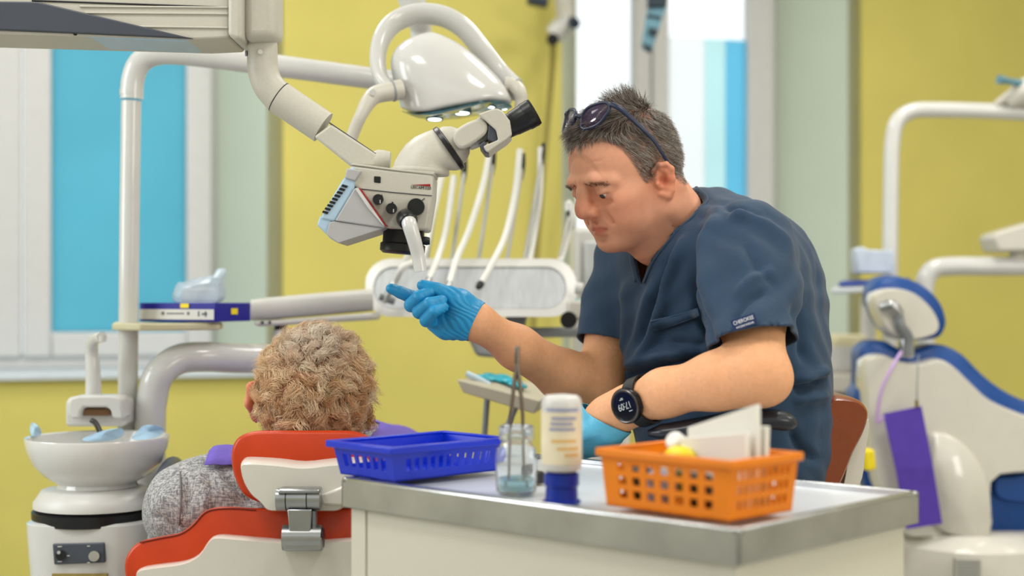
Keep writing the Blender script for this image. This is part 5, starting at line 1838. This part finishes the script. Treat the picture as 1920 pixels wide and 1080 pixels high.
gN = vnormals(gV, gQ)
folds = [
    ([(1330, 392), (1302, 450), (1300, 520), (1318, 600), (1346, 668)], 9, -.010),
    ([(1352, 400), (1326, 450), (1324, 520), (1340, 600)], 13, .005),
    ([(1300, 425), (1262, 500), (1240, 580), (1216, 650), (1196, 690)], 10, .008),
    ([(1278, 450), (1244, 520), (1222, 600), (1200, 660)], 9, -.007),
    ([(1240, 500), (1215, 580), (1196, 650), (1180, 700)], 10, .006),
    ([(1176, 520), (1180, 600), (1176, 680)], 9, .006),
    ([(1390, 440), (1420, 500), (1462, 545)], 9, -.0025),
    ([(1375, 560), (1410, 525), (1450, 505)], 8, .003),
    ([(1440, 540), (1400, 570), (1370, 610)], 8, -.004),
    ([(1360, 420), (1400, 405), (1450, 440), (1490, 490)], 10, .006),
    ([(1345, 385), (1390, 395), (1440, 420)], 7, -.005),
    ([(1180, 705), (1240, 688), (1310, 672), (1350, 668)], 8, -.008),
    ([(1175, 690), (1240, 668), (1310, 654)], 10, .008),
    ([(1190, 730), (1260, 700), (1340, 690)], 9, .006),
    ([(1486, 560), (1502, 620), (1506, 690)], 9, -.006),
    ([(1550, 712), (1520, 722), (1484, 730)], 7, -.009),
    ([(1552, 690), (1520, 704), (1484, 712)], 8, .007),
    ([(1552, 740), (1520, 746), (1484, 752)], 8, .006),
    ([(1480, 800), (1500, 840), (1540, 868)], 9, -.006),
    ([(1250, 640), (1290, 650), (1335, 640)], 9, -.004),
]
gV = fold(gV, gN, folds)
wr = np.sin(gV[:, 0] * 95 + 2.5 * np.sin(gV[:, 2] * 33)) * np.sin(gV[:, 2] * 61 + gV[:, 1] * 40 + 1.5 * np.sin(gV[:, 0] * 41))
gV = gV + gN * (wr * .0022)[:, None]
# neck opening: teardrop from the back collar to the V
nb, nv = PN(1320, 384, 2.251), PN(1211, 546, 2.195)
na = nv - nb
nl = np.linalg.norm(na)
na /= nl
nn_ = np.cross(na, TL)
if nn_[2] < 0:
    nn_ = -nn_


def neck_g(V):
    r = V - nb
    a = (r @ na) / nl
    l = r @ TL
    w = np.interp(a, [-.1, .03, .12, .3, .5, 1.0], [-.03, .022, .054, .070, .064, 0.0])
    h = r @ nn_
    g = w - np.abs(l)
    return np.where((h > -.06) & (a < 1.1), g, -.05)


def hem1(V):
    ax = d1 / np.linalg.norm(d1)
    r = V - SH1
    t = r @ ax
    rad = np.linalg.norm(r - t[:, None] * ax, axis=1)
    g = ((1.559 + .137 * V[:, 0] - .316 * V[:, 1]) - V[:, 2]) / 1.06
    return np.where((rad < .085) & (V[:, 1] < 2.16) & (t > .1), g, -.05)


def hem2(V):
    ax = d2 / np.linalg.norm(d2)
    r = V - SH2
    t = r @ ax
    rad = np.linalg.norm(r - t[:, None] * ax, axis=1)
    g = t - np.linalg.norm(d2) * .70
    return np.where((rad < .075) & (px_of(V) < 1175), g, -.05)


def px_of(V):
    return 960 + V[:, 0] / V[:, 1] * FPX


def waist(V):
    return .70 - V[:, 2]


for gfun in (neck_g, hem1, hem2, waist):
    gV, gQ = cut(gV, gQ, gfun)
top = link('scrub_top', npmesh('scrub_top', gV, gQ), scrub, dn, solid=.0032, angle=180)


def surf_pt(px, py, V, N=None):
    """garment point seen at a pixel (nearest to the camera)"""
    q = proj(V)
    d = np.hypot(q[:, 0] - px, q[:, 1] - py)
    c = np.where(d < 9)[0]
    if len(c) == 0:
        c = np.array([d.argmin()])
    i = c[V[c, 1].argmin()]
    return V[i]


def surf_line(pts, V, off, n=5):
    out = []
    for p in spl(pts, n):
        s = surf_pt(p[0], p[1], V)
        out.append(Vector(P(p[0], p[1], s[1] - off)))
    A = np.array([tuple(v) for v in out])
    for _ in range(2):
        A[1:-1] = (A[:-2] + 2 * A[1:-1] + A[2:]) / 4
    return [Vector(v) for v in A]


# neckband along the rim
tt = np.linspace(0, 1, 40)
band = []
for sd in (1, -1):
    rim = []
    for a in np.linspace(-.02, .97, 34):
        w = np.interp(a, [-.1, .03, .12, .3, .5, 1.0], [-.03, .022, .054, .070, .064, 0.0]) + .004
        p = nb + na * (a * nl) + TL * (sd * w)
        r = gV - p
        dist = np.linalg.norm(r - np.outer(r @ nn_, nn_), axis=1) + np.where((r @ nn_) < -.06, 9, 0)
        i = dist.argmin()
        rim.append(p + nn_ * (r[i] @ nn_))
    A = np.array(rim)
    for _ in range(5):
        A[1:-1] = (A[:-2] + 2 * A[1:-1] + A[2:]) / 4
    obj('neck_band', MB().tube([Vector(v) for v in A], .0058, 8, up=tuple(nn_), asp=.4), scrub, top, angle=180)
# chest pocket flap and seams
pk = [(1219, 602), (1250, 594), (1285, 585), (1306, 578)]
pk2 = [(1222, 622), (1254, 614), (1290, 602), (1312, 592)]
A1, A2 = surf_line(pk, gV, .0030), surf_line(pk2, gV, .0030)
obj('pocket_band', MB().loft([A1, A2], cap=False, closed=False), scrub, top, solid=.003)
for ln in ([(1219, 604), (1250, 596.5), (1285, 587.5), (1306, 580)], [(1222, 620), (1254, 612), (1290, 600), (1311, 590.5)]):
    obj('pocket_stitch', MB().tube(surf_line(ln, gV, .0046), .0006, 6), scrub2, top)
# sleeve label
lc = surf_pt(1396, 604, gV)
lr = (Vector(P(1418, 596, lc[1])) - Vector(P(1374, 611, lc[1]))).normalized()
lu = Vector((-lr.z, 0, lr.x))
lo = Vector(P(1395, 604, lc[1] - .008))
navy_l = M('label_navy', (20, 44, 92), .6)
lbo = obj('sleeve_label', MB().prism([lo + lr * a + lu * b for a, b in ((-.0165, -.0075), (.0165, -.0075), (.0165, .0075), (-.0165, .0075))], (0, .0022, 0)), navy_l, top)
wl = M('label_white', (235, 238, 245), .6)
text('label_text', 'CHEROKEE', .0072, wl, lo + lu * .0024 + Vector((0, -.0003, 0)), lr, lu, lbo, align='CENTER', sx=.78)
text('label_text', 'WORKWEAR', .0040, wl, lo - lu * .0042 + Vector((0, -.0003, 0)), lr, lu, lbo, align='CENTER', sx=1.05)

# ---- trousers and shoes
T = SDF((-.20, 2.10, .02), (.62, 2.75, .80), .0080)
T.ell((.37, 2.30, .70), (.145, .135, .12), k=.05)
T.ell((.37, 2.30, .78), (.12, .11, .09), k=.05)
for hy, ky, kx in ((2.25, 2.27, .06), (2.40, 2.44, .02)):
    T.chain([(.36, hy, .69), (.22, (hy + ky) / 2, .68), (kx, ky, .66)], [.095, .085, .066], k=.04)
    T.chain([(kx, ky, .66), (kx - .01, ky + .02, .36), (kx + .02, ky + .02, .08)], [.066, .058, .055], k=.03)
tV, tQ = T.mesh()
tV = relax(tV, tQ, 3, .5)
tN = vnormals(tV, tQ)
tV = tV + tN * (.004 * np.sin(tV[:, 0] * 60 + 3 * np.sin(tV[:, 2] * 25)) * np.sin(tV[:, 2] * 40))[:, None]
link('trousers', npmesh('trousers', tV, tQ), scrub2, dn, angle=180)
for (sx_, sy_) in ((.06, 2.29), (.02, 2.46)):
    rgs = []
    for x, w, h in ((.075, .02, .05), (.06, .036, .08), (.0, .04, .075), (-.08, .045, .055), (-.14, .042, .04), (-.165, .02, .03)):
        rgs.append([Vector((sx_ + x, sy_ + w * math.cos(a), max(0.002, h / 2 + h / 2 * math.sin(a)))) for a in (2 * math.pi * k / 16 for k in range(16))])
    obj('shoe', MB().loft(rgs), white_plastic, dn, angle=60)

# ---- gloves
GL = SDF(PN(905, 640, 2.25) * 0 + V3((-.20, 2.07, .93)), V3((-.02, 2.25, 1.10)), .0012)
J = lambda *a: PN(*a)
GL.ell(J(846, 588, 2.162), (.036, .016, .030), np.stack([V3((.85, 0, -.2)) / .873, V3((0, 1, 0)), V3((.2, 0, .85)) / .873], 1), k=.008)
GL.chain([WR2, J(868, 593, 2.158), J(842, 585, 2.165)], [.0265, .028, .024], k=.02)
GL.chain([J(866, 612, 2.156), J(838, 613, 2.162), J(815, 604, 2.166)], [.017, .016, .013], k=.012)
GL.chain([J(878, 586, 2.146), J(860, 566, 2.140), J(845, 553, 2.138)], [.016, .0165, .0125], k=.012)
fing = [
    ([J(806, 566, 2.178), J(772, 557, 2.168), J(750, 548, 2.162), J(733, 541, 2.157)], [.0110, .0098, .0088, .0072]),
    ([J(806, 576, 2.180), J(771, 572, 2.146), J(786, 556, 2.128), J(806, 548, 2.132)], [.0112, .0102, .0092, .0076]),
    ([J(812, 590, 2.178), J(786, 585, 2.136), J(805, 569, 2.116), J(829, 563, 2.122)], [.0108, .0098, .0088, .0074]),
    ([J(822, 604, 2.172), J(799, 601, 2.130), J(815, 583, 2.108), J(832, 576, 2.116)], [.0100, .0092, .0082, .0070]),
    ([J(848, 555, 2.136), J(820, 543, 2.136), J(792, 535, 2.140)], [.0122, .0100, .0078]),
]
for pts, rs in fing:
    GL.chain(pts, rs, k=.0012)
# cuff
GL.cap(J(886, 600, 2.155), J(897, 606, 2.155), .0285, .0292, k=.006)
gv_, gq_ = GL.mesh()
gv_ = relax(gv_, gq_, 1, .5)
gn_ = vnormals(gv_, gq_)
cr_ = np.sin((gv_[:, 0] * .6 + gv_[:, 2] * .8) * 900 + 3 * np.sin(gv_[:, 2] * 160)) * np.clip((gv_[:, 0] + .115) / .03, 0, 1)
gv_ = gv_ + gn_ * (cr_ * .0006)[:, None]
ca2 = (J(897, 606, 2.155) - J(868, 593, 2.158))
ca2 /= np.linalg.norm(ca2)
gv_, gq_ = cut(gv_, gq_, lambda V: (V - J(893, 604, 2.155)) @ ca2)
link('glove', npmesh('glove', gv_, gq_), nitrile, dn, solid=.0012, angle=180)['label'] = 'blue glove with pointing index finger'

G2 = SDF((.02, 1.94, .68), (.24, 2.30, .93), .0022)
H0, H1 = J(1142, 786, 2.045), J(1092, 818, 2.13)
G2.chain([WR1, H0, H1], [.0275, .0300, .033], k=.02)
G2.ell(H1 * .5 + H0 * .5, (.040, .022, .034), None, k=.03)
for i, (dx, dy) in enumerate(((-18, 6), (-10, 14), (0, 20), (10, 24))):
    a = J(1086 + dx * .5 + i * 4, 822 + dy * .3, 2.14 + .008 * i)
    G2.chain([a, a + V3((-.022, .02, -.022)), a + V3((-.030, .028, -.046)), a + V3((-.026, .026, -.064))], [.012, .0105, .0095, .008], k=.004)
G2.chain([J(1120, 800, 2.03), J(1085, 812, 2.05), J(1058, 826, 2.07)], [.014, .011, .0085], k=.006)
v2, q2 = G2.mesh()
v2 = relax(v2, q2, 2, .5)
cn2 = (WR1 - H1) / np.linalg.norm(WR1 - H1)
cn2 = V3((.42, -.10, .90))
cn2 /= np.linalg.norm(cn2)
pc2 = J(1124, 783, 2.04)
v2, q2 = cut(v2, q2, lambda V: (V - pc2) @ cn2)
link('glove', npmesh('glove', v2, q2), nitrile2, dn, solid=.0012, angle=180)['label'] = 'pale blue glove below the watch'

# ------------------------------------------------------------------ wrist watch
wc = J(1200, 755, 2.012)
wa = J(1245, 737, 1.985) - WR1
wa /= np.linalg.norm(wa)
wt = root('wrist_watch', 'black digital sports watch on the resting wrist of the man', 'watch', Vector(wc))
wn = V3((-.10, -1, .10))
wn -= wa * (wn @ wa)
wn /= np.linalg.norm(wn)
cen = J(1206, 752, 2.01)
cax = J(1200, 757, 2.01)
axp = WR1 + wa * ((cen - WR1) @ wa)          # point of the forearm axis under the watch
wu = np.cross(wn, wa)
if wu[2] < 0:
    wu = -wu
strap = M('black_rubber_strap', (26, 28, 34), .5)
rg = []
for k in range(48):
    a = 2 * math.pi * k / 48
    d = wn * math.cos(a) * .0322 + wu * math.sin(a) * .0345
    o_ = axp + d
    nrm_ = d / np.linalg.norm(d)
    rg.append([Vector(o_ + wa * x + nrm_ * y) for x, y in ((-.0105, -.0012), (.0105, -.0012), (.0105, .0016), (-.0105, .0016))])
rg.append(rg[0])
obj('strap', MB().loft(rg, cap=False), strap, wt, angle=40)
fc = axp + wn * .0335
case = obj('case', MB().lathe([(.012, -.002), (.0240, -.001), (.0254, .004), (.0248, .0085), (.0218, .0105), (.0198, .0095), (.0192, .0088)], Vector(fc), Vector(wn), 48), M('black_watch_case', (34, 34, 38), .3, metal=.5), wt)
face = obj('face', MB().lathe([(.0001, .0092), (.0195, .0092)], Vector(fc), Vector(wn), 40, cap=False), M('watch_screen', (16, 18, 22), .15, coat=.5), wt)
obj('bezel_ring', MB().lathe([(.0212, .0106), (.0226, .0112), (.0240, .0098)], Vector(fc), Vector(wn), 48, cap=False), M('gunmetal_bezel', (92, 88, 86), .3, metal=.9), wt)
for an in (0.35, math.pi - .35, math.pi + .35, -.35, math.pi):
    d = wa * math.cos(an) + wu * math.sin(an)
    c_ = fc + d * .0238 + wn * .004
    obj('button', MB().tube([Vector(c_), Vector(c_ + d * .0028)], .0022, 10), chrome if an == math.pi else black, wt)
lcd = M('lcd_digits', (190, 198, 198), .4)
# the watch is worn facing the wearer, so its digits stand upside down for us
r_dir = Vector(-wa) if wa[0] > 0 else Vector(wa)
u_dir = Vector(-wu)
text('watch_digits', '17:09', .0135, lcd, Vector(fc + wn * .0095) - u_dir * .0005, r_dir, u_dir, face, align='CENTER', sx=.82, depth=.0002)
for ox, oy, w_ in ((-.008, .0085, .006), (.002, -.0098, .007), (.001, -.0115, .004)):
    c_ = Vector(fc + wn * .0094) + r_dir * ox + u_dir * oy
    obj('screen_mark', MB().prism([c_ + r_dir * a + u_dir * b for a, b in ((-w_ / 2, -.0006), (w_ / 2, -.0006), (w_ / 2, .0006), (-w_ / 2, .0006))], Vector(wn) * .0003), lcd, face)

# ------------------------------------------------------------------ glasses pushed up on the head
gl = root('eyeglasses', 'navy framed glasses pushed up onto the hair of the man in scrubs', 'glasses', to_world(V3((.06, 0, .11))).tolist())
frame_m = M('navy_frame', (28, 38, 66), .35)
lens_g = M('tinted_lens', (120, 104, 150), .05, trans=.8, alpha=.55, var=.02, ior=1.2)


def gpt(f, l, u):
    return Vector(to_world(V3((f, l, u))))


def lens_pts(sd, inset=0.0):
    o = []
    for k in range(28):
        a = 2 * math.pi * k / 28
        c, s_ = math.cos(a), math.sin(a)
        x = (abs(c) ** .75) * (1 if c > 0 else -1) * (.0255 - inset)
        y = (abs(s_) ** .8) * (1 if s_ > 0 else -1) * (.0195 - inset)
        if s_ < 0:
            x *= .88
        l = sd * (.034 + x)
        # lenses tip back over the hair: lower rim in front
        o.append(gpt(.062 - .018 * (abs(l) / .06) ** 2 - (y + .0) * .70, l, .1255 + y * .72))
    return o


for sd in (1, -1):
    lp_ = lens_pts(sd)
    fr = obj('rim', MB().tube(lp_ + [lp_[0], lp_[1]], .0024, 8, cap=False), frame_m, gl, angle=180)
    pts = lens_pts(sd, .001)
    cen = sum(pts, Vector()) / len(pts)
    obj('lens', MB().add(pts + [cen], [(i, (i + 1) % 28, 28) for i in range(28)]), lens_g, fr, solid=.0014)
    hin = gpt(.038, sd * .0605, .135)
    tp = [hin, gpt(.032, sd * .0730, .122), gpt(.018, sd * .0815, .090), gpt(.004, sd * .0835, .060), gpt(-.002, sd * .0835, .036), gpt(-.010, sd * .0800, .012)]
    tpp = [Vector(v) for v in spl([tuple(v) for v in tp], 6)]
    obj('temple', MB().tube(tpp, list(np.interp(np.linspace(0, 1, len(tpp)), [0, .2, .7, 1], [.0042, .0044, .0030, .0028])), 8, up=tuple(HL), asp=.45), frame_m, gl, angle=180)
br = [gpt(.060, .0095, .1285), gpt(.062, 0, .1315), gpt(.060, -.0095, .1285)]
obj('bridge', MB().tube([Vector(v) for v in spl([tuple(v) for v in br], 5)], .0026, 8), frame_m, gl, angle=180)

# ------------------------------------------------------------------ the patient, seen from behind on the chair
linen = bpy.data.materials.new('grey_slub_linen')
linen.use_nodes = True
nt = linen.node_tree
bsdf = nt.nodes['Principled BSDF']
tc = nt.nodes.new('ShaderNodeTexCoord')
facs = []
for sc3 in ((420, 420, 60), (50, 380, 420)):
    mp = nt.nodes.new('ShaderNodeMapping')
    mp.inputs['Scale'].default_value = sc3
    nz = nt.nodes.new('ShaderNodeTexNoise')
    nz.inputs['Scale'].default_value = 1.0
    nz.inputs['Detail'].default_value = 2
    nt.links.new(tc.outputs['Object'], mp.inputs[0])
    nt.links.new(mp.outputs[0], nz.inputs['Vector'])
    facs.append(nz.outputs['Fac'])
mxn = nt.nodes.new('ShaderNodeMath')
mxn.operation = 'ADD'
nt.links.new(facs[0], mxn.inputs[0])
nt.links.new(facs[1], mxn.inputs[1])
rp = nt.nodes.new('ShaderNodeValToRGB')
e = rp.color_ramp.elements
e[0].position, e[1].position = .42, .60
e[0].color = lin((116, 117, 121)) + (1,)
e[1].color = lin((190, 189, 188)) + (1,)
hf = nt.nodes.new('ShaderNodeMath')
hf.operation = 'MULTIPLY'
hf.inputs[1].default_value = .5
nt.links.new(mxn.outputs[0], hf.inputs[0])
nt.links.new(hf.outputs[0], rp.inputs[0])
nt.links.new(rp.outputs[0], bsdf.inputs['Base Color'])
bsdf.inputs['Roughness'].default_value = .9
bp = nt.nodes.new('ShaderNodeBump')
bp.inputs['Strength'].default_value = .4
bp.inputs['Distance'].default_value = .002
nt.links.new(hf.outputs[0], bp.inputs['Height'])
nt.links.new(bp.outputs[0], bsdf.inputs['Normal'])

pt = root('person', 'patient with fluffy grey-blond hair seen from behind, grey linen shirt', 'person', (P(HX, 0, 2.6).x, 2.9, 0))
PX = P(588, 0, 2.2).x
HC = PN(592, 738, 2.2)                    # middle of the head
K = SDF((PX - .30, 2.04, .62), (PX + .30, 2.75, 1.06), .004)
# face looks up and away
ff = V3((.10, .80, .58))
ff /= np.linalg.norm(ff)
uu = V3((0, -.58, .80))
uu -= ff * (uu @ ff)
uu /= np.linalg.norm(uu)
ll = np.cross(uu, ff)
KR = np.stack([ff, ll, uu], 1)


def kp(f, l, u):
    return HC + ff * f + ll * l + uu * u


K.ell(kp(0, 0, .012), (.093, .079, .088), KR, k=.0)
K.ell(kp(.05, 0, -.04), (.05, .058, .07), KR, k=.03)
K.cap(kp(.09, 0, -.02), kp(.112, 0, -.045), .009, .014, k=.015)
K.ell(kp(.085, 0, -.10), (.018, .025, .018), KR, k=.02)
K.cap(kp(.10, .018, -.072), kp(.10, -.018, -.072), .008, .008, k=.01)
for sd in (1, -1):
    K.ell(kp(.09, .032 * sd, -.005), (.012, .014, .010), KR, k=.006)
    if sd < 0:
        K.ell(kp(-.004, -.078, -.018), (.016, .006, .026), KR, k=.006)
        continue
    K.chain([kp(.012, .078 * sd, -.055), kp(-.012, .094 * sd, -.045), kp(-.022, .100 * sd, -.01), kp(-.012, .096 * sd, .016), kp(.006, .084 * sd, .012)], [.008, .008, .007, .007, .006], k=.006)
    K.ell(kp(-.004, .086 * sd, -.018), (.016, .007, .028), KR, k=.006)
NB = V3((PX, 2.30, .80))
K.cap(kp(-.01, 0, -.05), NB, .055, .062, k=.03)
K.ell(NB + V3((0, .12, -.04)), (.15, .16, .07), None, k=.05)
kV, kQ = K.mesh()
kV = relax(kV, kQ, 2, .5)
kN = vnormals(kV, kQ)
me = npmesh('body', kV, kQ)
loc = (kV - HC) @ KR
kc = np.ones((len(kV), 3))
earw = np.clip(1.4 - np.abs(np.abs(loc[:, 1]) - .092) / .012, 0, 1) * (loc[:, 2] > -.07) * (loc[:, 2] < .035) * (np.abs(loc[:, 0]) < .04)
kc = kc * (1 - earw[:, None] * (1 - np.array([.95, .60, .52])))
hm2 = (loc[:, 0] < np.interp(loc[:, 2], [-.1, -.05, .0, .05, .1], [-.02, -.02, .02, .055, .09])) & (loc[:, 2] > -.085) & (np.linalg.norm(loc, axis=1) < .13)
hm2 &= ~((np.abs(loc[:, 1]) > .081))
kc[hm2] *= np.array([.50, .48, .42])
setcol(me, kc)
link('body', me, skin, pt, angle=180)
for sd in (1, -1):
    eo = obj('eye', MB().ell(kp(.0915, .032 * sd, -.006), (.0115, .0115, .0105), None, 18, 12), eye_w, pt)
# hair: clumped curls
rg2 = np.random.default_rng(11)
Rk, Nk = kV[hm2], kN[hm2]
NG = 520
gi = rg2.integers(0, len(Rk), NG)
gp, gnn = Rk[gi], Nk[gi]
whorl = kp(-.055, .012, .075)
tan = np.cross(gnn, whorl - gp)
tan /= np.maximum(np.linalg.norm(tan, axis=1, keepdims=True), 1e-6)
away = gp - whorl
away -= gnn * (away * gnn).sum(1, keepdims=True)
away /= np.maximum(np.linalg.norm(away, axis=1, keepdims=True), 1e-6)
gd = away * .8 + tan * rg2.normal(.1, .65, (NG, 1)) + rg2.normal(0, .35, (NG, 3)) + V3((0, 0, -.18))
gd /= np.linalg.norm(gd, axis=1, keepdims=True)
glen = rg2.uniform(.022, .034, NG)
gph = rg2.uniform(0, 6.28, NG)
gcol = rg2.random(NG)
NS, kk = 21000, 8
si = rg2.integers(0, len(Rk), NS)
sp_, sn_ = Rk[si] + rg2.normal(0, .001, (NS, 3)), Nk[si]
# nearest guide
best = np.zeros(NS, int)
for c in range(0, NS, 2000):
    d = ((sp_[c:c + 2000, None] - gp[None]) ** 2).sum(2)
    best[c:c + 2000] = d.argmin(1)
path = np.zeros((NS, kk, 3))
q = sp_ - sn_ * .001
side = np.cross(sn_, gd[best])
side /= np.maximum(np.linalg.norm(side, axis=1, keepdims=True), 1e-6)
L = glen[best] * rg2.uniform(.75, 1.15, NS)
toc = gp[best] - sp_
for i in range(kk):
    path[:, i] = q
    t = i / (kk - 1)
    w = np.sin(gph[best] + t * 6.0)
    st = sn_ * (.80 * (1 - t) ** 1.4 + .10 - .25 * t) + gd[best] * (.30 + .9 * t) + side * (w * .95)[:, None]
    st /= np.linalg.norm(st, axis=1, keepdims=True)
    q = q + st * (L / (kk - 1))[:, None] + toc * (.055 * t) + rg2.normal(0, .0006, (NS, 3))
c1, c2_, c3 = np.array(lin((248, 226, 190))), np.array(lin((212, 160, 110))), np.array(lin((236, 230, 222)))
w = np.clip(gcol[best] + rg2.normal(0, .15, NS), 0, 1)[:, None]
hc2 = c1 * w + c2_ * (1 - w)
edge = np.clip(((sp_ - HC) @ KR)[:, 2] / .03 - 2.5, 0, 1)[:, None] * .6  # backlit rim put into the colour: strands at the crown turn paler
hc2 = hc2 * (1 - edge) + c3 * edge
hc2 *= rg2.uniform(.8, 1.15, (NS, 1))
link('hair', hair_mesh('hair', path, np.full(NS, .00046), hc2), hair_m, pt, angle=180)

# shirt
Q = SDF((PX - .42, 2.05, .46), (PX + .40, 3.0, .96), .006)
Q.ell((PX, 2.52, .715), (.185, .34, .105), None, k=.05)
Q.ell((PX, 2.86, .635), (.17, .16, .12), None, k=.05)
SL1, SR1 = PN(354, 952, 2.24), V3((2 * PX - PN(354, 952, 2.24)[0], 2.24, PN(354, 952, 2.24)[2]))
Q.cap(SL1, SR1, .062, .062, k=.06)
Q.cap(SL1 + V3((.06, .02, .018)), SR1 + V3((-.06, .02, .018)), .062, .062, k=.06)
for s_, sg in ((SL1, -1), (SR1, 1)):
    Q.chain([s_, s_ + V3((sg * .03, .13, -.075)), s_ + V3((sg * .03, .27, -.12))], [.062, .056, .052], k=.03)
    Q.chain([s_ + V3((sg * .03, .27, -.12)), s_ + V3((-sg * .03, .42, -.08)), s_ + V3((-sg * .09, .50, -.05))], [.05, .044, .036], k=.02)
Q.cap(NB + V3((0, .0, -.04)), NB + V3((0, .08, -.07)), .085, .12, k=.05)
qV, qQ = Q.mesh()
qV = relax(qV, qQ, 3, .5)
qN = vnormals(qV, qQ)
qV = fold(qV, qN, [([(300, 925), (330, 950), (352, 985)], 7, .004), ([(345, 885), (352, 930), (340, 985)], 6, -.004), ([(400, 880), (420, 915), (460, 940)], 7, .004), ([(370, 880), (385, 930), (380, 960)], 7, .003), ([(285, 960), (310, 975), (340, 1000)], 6, -.004), ([(430, 890), (450, 925), (480, 945)], 5, -.004)])
qV = qV + qN * (.002 * np.sin(qV[:, 0] * 70 + 3 * np.sin(qV[:, 1] * 30)) * np.sin(qV[:, 1] * 50 + qV[:, 2] * 60))[:, None]
ax_n = (HC - NB) / np.linalg.norm(HC - NB)


def collar_g(V):
    r = V - NB
    t = r @ ax_n
    rad = np.linalg.norm(r - t[:, None] * ax_n, axis=1)
    return np.where(t > -.03, .070 - rad, -.05)


qV, qQ = cut(qV, qQ, collar_g)
shirt = link('shirt', npmesh('shirt', qV, qQ), linen, pt, solid=.003, angle=180)
obj('shoulder_seam', MB().tube(surf_line([(338, 884), (340, 930), (336, 985)], qV, .001), .0012, 6), M('grey_thread', (110, 110, 114), .9), shirt)
# trousers, shoes and hands (hidden behind the cart)
U = SDF((PX - .26, 2.75, .40), (PX + .26, 3.85, .82), .009)
U.ell((PX, 2.92, .62), (.16, .14, .10), None, k=.05)
for sg in (-1, 1):
    U.chain([(PX + sg * .08, 2.95, .63), (PX + sg * .09, 3.38, .64), (PX + sg * .085, 3.72, .55)], [.082, .066, .052], k=.03)
uV, uQ = U.mesh()
uV = relax(uV, uQ, 3, .5)
link('trousers', npmesh('trousers', uV, uQ), M('charcoal_cloth', (58, 62, 70), .85), pt, angle=180)
for sg in (-1, 1):
    rgs = []
    for z, w_, d_ in ((-.06, .03, .03), (-.05, .042, .05), (.0, .042, .05), (.05, .046, .042), (.09, .04, .03), (.1, .02, .015)):
        rgs.append([Vector((PX + sg * .09 + w_ * math.cos(a), 3.77 + d_ * math.sin(a) - .1 * z, .53 + z)) for a in (2 * math.pi * k / 16 for k in range(16))])
    obj('shoe', MB().loft(rgs), M('black_shoe', (30, 30, 32), .4), pt, angle=60)
    hs = SDF((PX - .2, 2.6, .62), (PX + .2, 2.9, .84), .003)
    w0_ = (SL1 if sg < 0 else SR1) + V3((-sg * .09, .50, -.05))
    hs.cap(w0_, w0_ + V3((-sg * .05, .03, .012)), .026, .024, k=.01)
    for i in range(4):
        a = w0_ + V3((-sg * .05, .008 + .016 * i, .012))
        hs.chain([a, a + V3((-sg * .035, .008, .002)), a + V3((-sg * .058, .012, -.012))], [.010, .009, .0075], k=.004)
    hs.chain([w0_ + V3((-sg * .02, -.02, .01)), w0_ + V3((-sg * .05, -.035, .006))], [.011, .009], k=.006)
    hv, hq = hs.mesh()
    hv = relax(hv, hq, 2, .5)
    m_ = npmesh('hand', hv, hq)
    setcol(m_, np.ones((len(hv), 3)))
    link('hand', m_, skin, pt, angle=180)

# paper bib over the chest
pb = root('paper_bib', 'purple paper bib spread over the chest of the patient', 'bib', Vector((PX, 2.5, .8)))
bib_m = M('violet_bib_paper', (112, 92, 190), .75, var=.08, vscale=50, bump=.3, bscale=160)


def shirt_top(x, y):
    m = (np.abs(qV[:, 0] - x) < .012) & (np.abs(qV[:, 1] - y) < .012)
    return qV[m, 2].max() if m.any() else .62


rows_ = []
for j in range(14):
    y = 2.19 + .034 * j
    row = []
    for i in range(25):
        x = PX - .165 + .33 * i / 24
        row.append(V3((x, y, shirt_top(x, y) + .006)))
    rows_.append(row)
A = np.array(rows_)
for _ in range(3):
    A[1:-1, 1:-1, 2] = np.maximum(A[1:-1, 1:-1, 2], (A[:-2, 1:-1, 2] + A[2:, 1:-1, 2] + A[1:-1, :-2, 2] + A[1:-1, 2:, 2]) / 4)
A[:, :, 2] += .0015 * np.sin(A[:, :, 0] * 90)
# keep clear of the neck
mb = MB()
nI, nJ = A.shape[1], A.shape[0]
mb.v = [tuple(p) for p in A.reshape(-1, 3)]
for j in range(nJ - 1):
    for i in range(nI - 1):
        c = A[j, i]
        if not (abs(c[0] - PX) < .082 and c[1] < 2.43):
            mb.f.append((j * nI + i, j * nI + i + 1, (j + 1) * nI + i + 1, (j + 1) * nI + i))
obj('bib_sheet', mb, bib_m, pb, solid=.0012, angle=180)
obj('bib_cord', MB().tube([Vector((PX + .085 * math.cos(a), 2.33 + .06 * math.sin(a), .835 + .01 * math.sin(a))) for a in np.linspace(math.pi, 2 * math.pi, 14)], .0018, 6), M('lilac_ribbon', (190, 160, 210), .6), pb)
